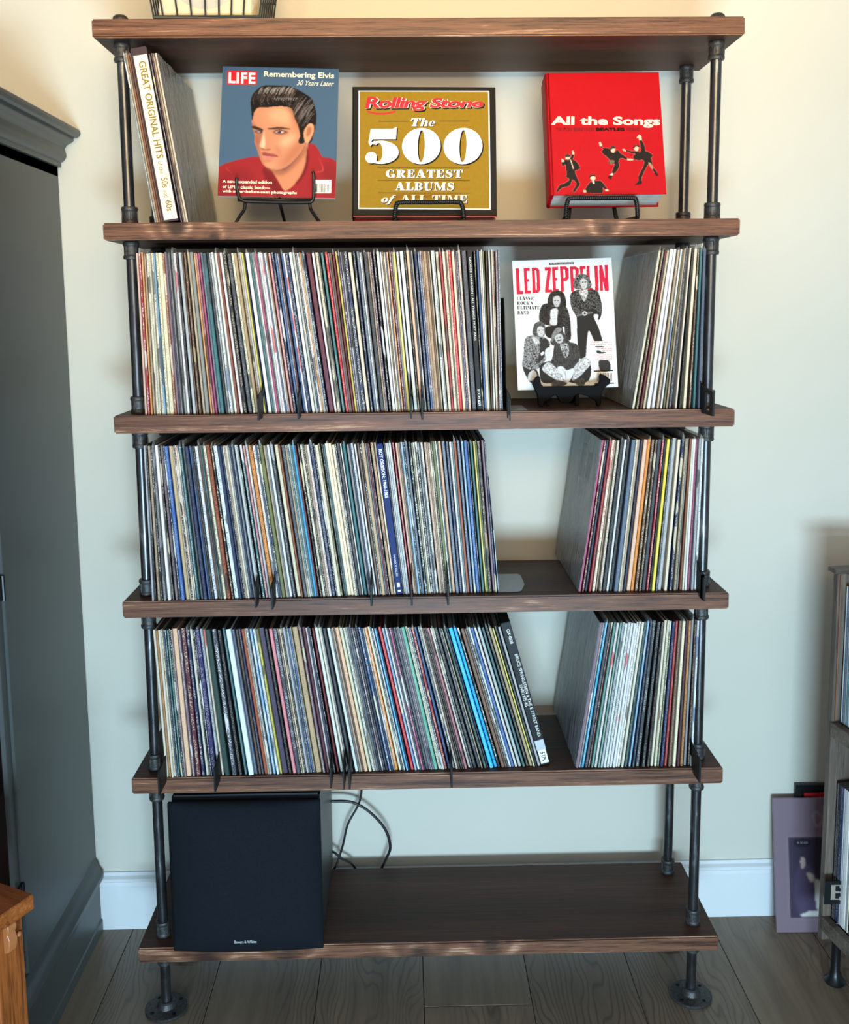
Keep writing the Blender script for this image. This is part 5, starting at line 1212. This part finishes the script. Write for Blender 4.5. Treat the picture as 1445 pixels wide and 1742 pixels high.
# ================================================================ OAK TABLE (corner)
OAK = m_wood('golden_oak', rgb(96, 48, 20), rgb(150, 82, 36), rgb(184, 112, 56), rough=.4)
TZ = .58; cT = onZ(58, 1520, TZ); cU = onZ(0, 1500, TZ); aT = math.atan2(cT.y-cU.y, cT.x-cU.x)
e = empty('oak_side_table', (cT.x, cT.y, 0), aT, label='golden oak side table corner with corbel and peg at lower left', cat='table')
W_, D_ = .50, .50
for k in range(4): MB().box((-W_+.0, -D_*(k+1)/4+.0006, .554), (0, -D_*k/4-.0006, .58), bev=.0018).build('top_board', OAK, e)
for (x, y) in ((-.066, -.066), (-.425, -.066), (-.066, -.425), (-.425, -.425)):
    upright('leg', (x, y, 0), (x+.052, y+.052, .5538), OAK, e)
MB().box((-.43, -.053, .47), (-.06, -.035, .5538)).build('apron', OAK, e); MB().box((-.053, -.43, .47), (-.035, -.06, .5538)).build('apron', OAK, e)
LOAK = plain('lighter_oak', (176, 108, 62), .4, var=.1, scale=15)
cb = [(.0, .5536), (.012, .5536), (.013, .545), (.010, .538), (.0135, .530), (.013, .520), (.009, .508), (.0, .504)]
m = MB(); m.prism([(-.014+a, z) for a, z in cb], 'y', -.052, -.036, bev=.001); m.build('corbel', LOAK, e)
m = MB(); m.prism([(-.014+a, z) for a, z in cb], 'x', -.050, -.030, bev=.001); m.build('corbel', OAK, e)
MB().lathe([(.0045, 0), (.0046, .003), (.0034, .0052), (0, .006)], Matrix.Translation((-.0145, -.024, .522)) @ Matrix.Rotation(R(90), 4, 'Y'), 16).build('peg', LOAK, e, True)
MB().box((-.42, -.42, .13), (-.02, -.02, .145)).build('lower_shelf', OAK, e)

# ================================================================ RECORD STAND AT RIGHT
rx, ry = .867, .098
rot = math.atan2(.0592, -.0106+0) # run of the front boards
e = empty('record_stand', (rx, ry, 0), R(10), label='grey-brown wooden two-tier record stand on black feet at right edge', cat='shelf')
GW = m_wood('grey_brown_wood', rgb(62, 54, 48), rgb(98, 86, 76), rgb(128, 114, 100), rough=.5)
Ls, Ds = .46, .30     # length toward the camera (-y), depth to +x
def SBX(name, a, b, mat=GW, **k): return MB().box(a, b, bev=.0015, **k).build(name, mat, e)
for y in (-.0, -Ls):
    upright('end_post', (0, y-.014, .10), (.020, y+.004, .935), GW, e); upright('end_post', (Ds-.02, y-.014, .10), (Ds, y+.004, .935), GW, e)
    upright('end_panel', (.020, y-.008, .13), (Ds-.02, y-.002, .93), GW, e)
SBX('front_board', (-.004, -Ls, .575), (.014, -.014, .607)); SBX('shelf_bottom', (.014, -Ls, .575), (Ds, -.014, .585))
SBX('front_board', (-.004, -Ls, .125), (.014, -.014, .157)); SBX('shelf_bottom', (.014, -Ls, .125), (Ds, -.014, .135))
SBX('top_rail', (-.012, -.024, .935), (Ds, .008, .945)); SBX('top_rail', (-.012, -Ls-.02, .935), (Ds, -Ls+.012, .945)); SBX('back_rail', (Ds-.012, -Ls, .60), (Ds, -.014, .66)); SBX('back_rail', (Ds-.012, -Ls, .15), (Ds, -.014, .21))
MB().tube([(.006, -.016, .610), (.004, -.0165, .93)], .0014, 6).build('copper_edge', plain('copper', (150, 98, 70), .4, .6), e)
for (x, y) in ((.02, -.02), (.02, -Ls+.02), (Ds-.02, -.02), (Ds-.02, -Ls+.02)):
    m = MB(); m.lathe([(.022, 0), (.024, .004), (.016, .012), (.010, .03), (.010, .09), (.016, .124)], Matrix.Translation((x+.012, y, .0002)), 16); m.build('foot', BLACKM, e, angle=40)
# metal letter plate standing on the lower board, facing the room
pA, pB = onY(1404, 1499, .055), onY(1404, 1538, .055)
E0 = empty('letter_plate', (pA.x, .055, pB.z), 0, label='black metal plate with a cut-out letter E at the foot of the right-hand record stand', cat='letter plate')
hE = pA.z-pB.z; wE = hE*1.35
m = MB()
for a, b, c, d in ((0, .0, .26, 1), (.26, .84, 1.35, 1), (.26, 0, 1.35, .16), (.86, .16, 1.35, .84), (.46, .24, .60, .44), (.46, .56, .60, .76), (.60, .32, .78, .46), (.60, .54, .78, .68)):
    m.box((a*hE, -.0012, b*hE), (c*hE, .0012, d*hE))
m.build('plate', BLACKP, E0)
MB().box((.20*hE, .0016, .10*hE), (.95*hE, .0026, .9*hE)).build('backing', plain('pale_backing', (150, 138, 122), .6), E0)
def bin_rec(name, y, zb, h, col, label, t=.004, tilt=0, grp=None, mat=None):
    V, F, Kk = spine_mesh('', t, h, .255, None, None, 0, 0)
    me = bpy.data.meshes.new(name); me.from_pydata(V, [], F); c1 = jit(CN[col], .05)
    fill_attrs(me, [(k, t, h, {i: (v[0], v[2]) for i, v in enumerate(V)}, c1, rgb(200, 200, 196), rgb(90, 90, 90), .5, random.random()) for k in Kk])
    o = link(name, me, SPINE); Mz = Matrix.Translation((rx, ry, 0)) @ Matrix.Rotation(R(10), 4, 'Z')
    o.matrix_world = Mz @ Matrix.Translation((.016, y, zb)) @ Matrix.Rotation(R(-90), 4, 'Z') @ Matrix.Rotation(R(tilt), 4, 'Y')
    return tag(o, label, 'record', grp)
y = -.020
for k, (c, t) in enumerate((('silver', .003), ('slate', .006), ('grey', .004), ('teal', .004), ('silver', .005), ('slate', .005), ('grey', .005), ('charcoal', .005), ('silver', .004), ('slate', .005))):
    bin_rec('vinyl_record', y, .6075, .300, c, ['plastic-wrapped silver-edged record first from the wall in the upper tier', 'plastic-wrapped slate record second from the wall in the upper tier', 'grey record third from the wall in the upper tier', 'teal record fourth from the wall in the upper tier'][k] if k < 4 else '%s record, %s from the wall in the upper tier of the right-hand stand' % (c, ORD[k]), t, grp='records in the upper tier of the right stand'); y -= t+.0016
y = -.020
for k, (c, t) in enumerate((('charcoal', .004), ('black', .006), ('navy', .010), ('silver', .004), ('silver', .004), ('white', .012), ('grey', .004), ('cream', .004), ('black', .005), ('silver', .004))):
    bin_rec('vinyl_record', y, .1575, .312, c, ['charcoal record first from the wall in the lower tier', 'scuffed black record second from the wall in the lower tier', 'thick navy record spine in the lower tier of the right stand', 'thin silver record right of the thick navy one, lower tier', 'second thin silver record right of the navy one, lower tier', 'broad white record edge in the lower tier of the right stand'][k] if k < 6 else '%s record, %s from the wall in the lower tier of the right-hand stand' % (c, ORD[k]), t, grp='records in the lower tier of the right stand'); y -= t+.0014

# ---- purple album leaning on the wall
zc = [(178, 282), (640, 285), (680, 1160), (215, 1160)]
bl, tl = onZ(1322, 1587, 0.0), onY(1311, 1353, .318)
Hm = .316; tilt = math.asin((.318-bl.y)/Hm)
Wm = .315
al = MB().box((0, 0, 0), (Wm, .008, Hm), bev=.001).build('leaning_album', plain('mauve_cover', (128, 108, 118), .35, var=.03, scale=8))
ux = Vector((1, -.02, 0)).normalized(); up = Vector(((tl.x-bl.x)*.6, math.sin(tilt), math.cos(tilt))); up = (up-ux*up.dot(ux)).normalized(); ny = up.cross(ux).normalized()
ny = ny if ny.y > 0 else -ny
al.matrix_world = Matrix(((ux.x, ny.x, up.x, bl.x), (ux.y, ny.y, up.y, bl.y), (ux.z, ny.z, up.z, .0010), (0, 0, 0, 1)))
tag(al, 'mauve double album with an old photograph on it leaning against the wall on the floor', 'record')
pg = Page([(0, 0), (1, 0), (1, 1), (0, 1)], Wm, Hm); cv = Canvas(pg, 120, 120, (128, 108, 118))
def AF(p, *a, **k): return cv.fill([(.10+(x-.22)*.6, y) for x, y in p], *a, **k)
cv.fill([(.09, .30), (.14, .27), (.86, .27), (.91, .30), (.91, .88), (.87, .905), (.13, .905), (.09, .88)], (150, 126, 130), 1.0, .35, False)
cv.fill([(.105, .29), (.895, .29), (.895, .888), (.105, .888)], (60, 50, 68), .5, 1, False)
AF([(.32, .31), (.50, .31), (.50, .36), (.32, .36)], (40, 34, 46), .5)
for x in (.35, .39, .43, .46): AF([(x, .325), (x+.02, .325), (x+.02, .345), (x, .345)], (120, 108, 118), .4, 1, False)
AF([(.30, .62), (.36, .50), (.44, .48), (.56, .56), (.62, .72), (.62, .84), (.50, .88), (.36, .87), (.30, .80)], (78, 64, 88), 1.5)
AF([(.38, .46), (.41, .44), (.44, .46), (.43, .52), (.39, .52)], (190, 160, 150), .6); AF([(.46, .56), (.54, .57), (.56, .62), (.50, .62)], (196, 176, 160), .8)
AF([(.56, .62), (.64, .64), (.66, .80), (.64, .84), (.57, .82)], (204, 196, 186), .7); AF([(.36, .87), (.48, .84), (.84, .84), (.84, .885), (.38, .885)], (206, 200, 192), .6, 1, False)
AF([(.60, .83), (.66, .81), (.72, .84), (.68, .86)], (80, 66, 62), .5); AF([(.56, .12), (.62, .10), (.68, .14), (.66, .21), (.58, .21)], (164, 150, 156), .8, .6)
AF([(.575, .13), (.62, .12), (.665, .15), (.64, .195), (.59, .195)], (128, 108, 118), .6)
cv.build('printed_cover', al, .0006)
# ---- framed red picture behind
fr = empty('framed_picture', (.898, .0, 0), label='black-framed red picture standing behind the mauve album by the wall', cat='picture')
y0 = .3265
for a, b in (((0, y0, .001), (.014, y0+.012, .340)), ((.186, y0, .001), (.20, y0+.012, .340)), ((.014, y0, .326), (.186, y0+.012, .340)), ((.014, y0, .001), (.186, y0+.012, .015))):
    MB().box(a, b, bev=.001).build('frame_bar', plain('black_frame', (26, 26, 28), .35), fr)
MB().box((.014, y0+.004, .015), (.186, y0+.010, .326)).build('mat_board', BLACKINK, fr)
MB().box((.022, y0+.002, .02), (.178, y0+.0045, .318)).build('red_print', plain('red_print', (196, 36, 44), .4), fr)
bpy.context.view_layer.update()
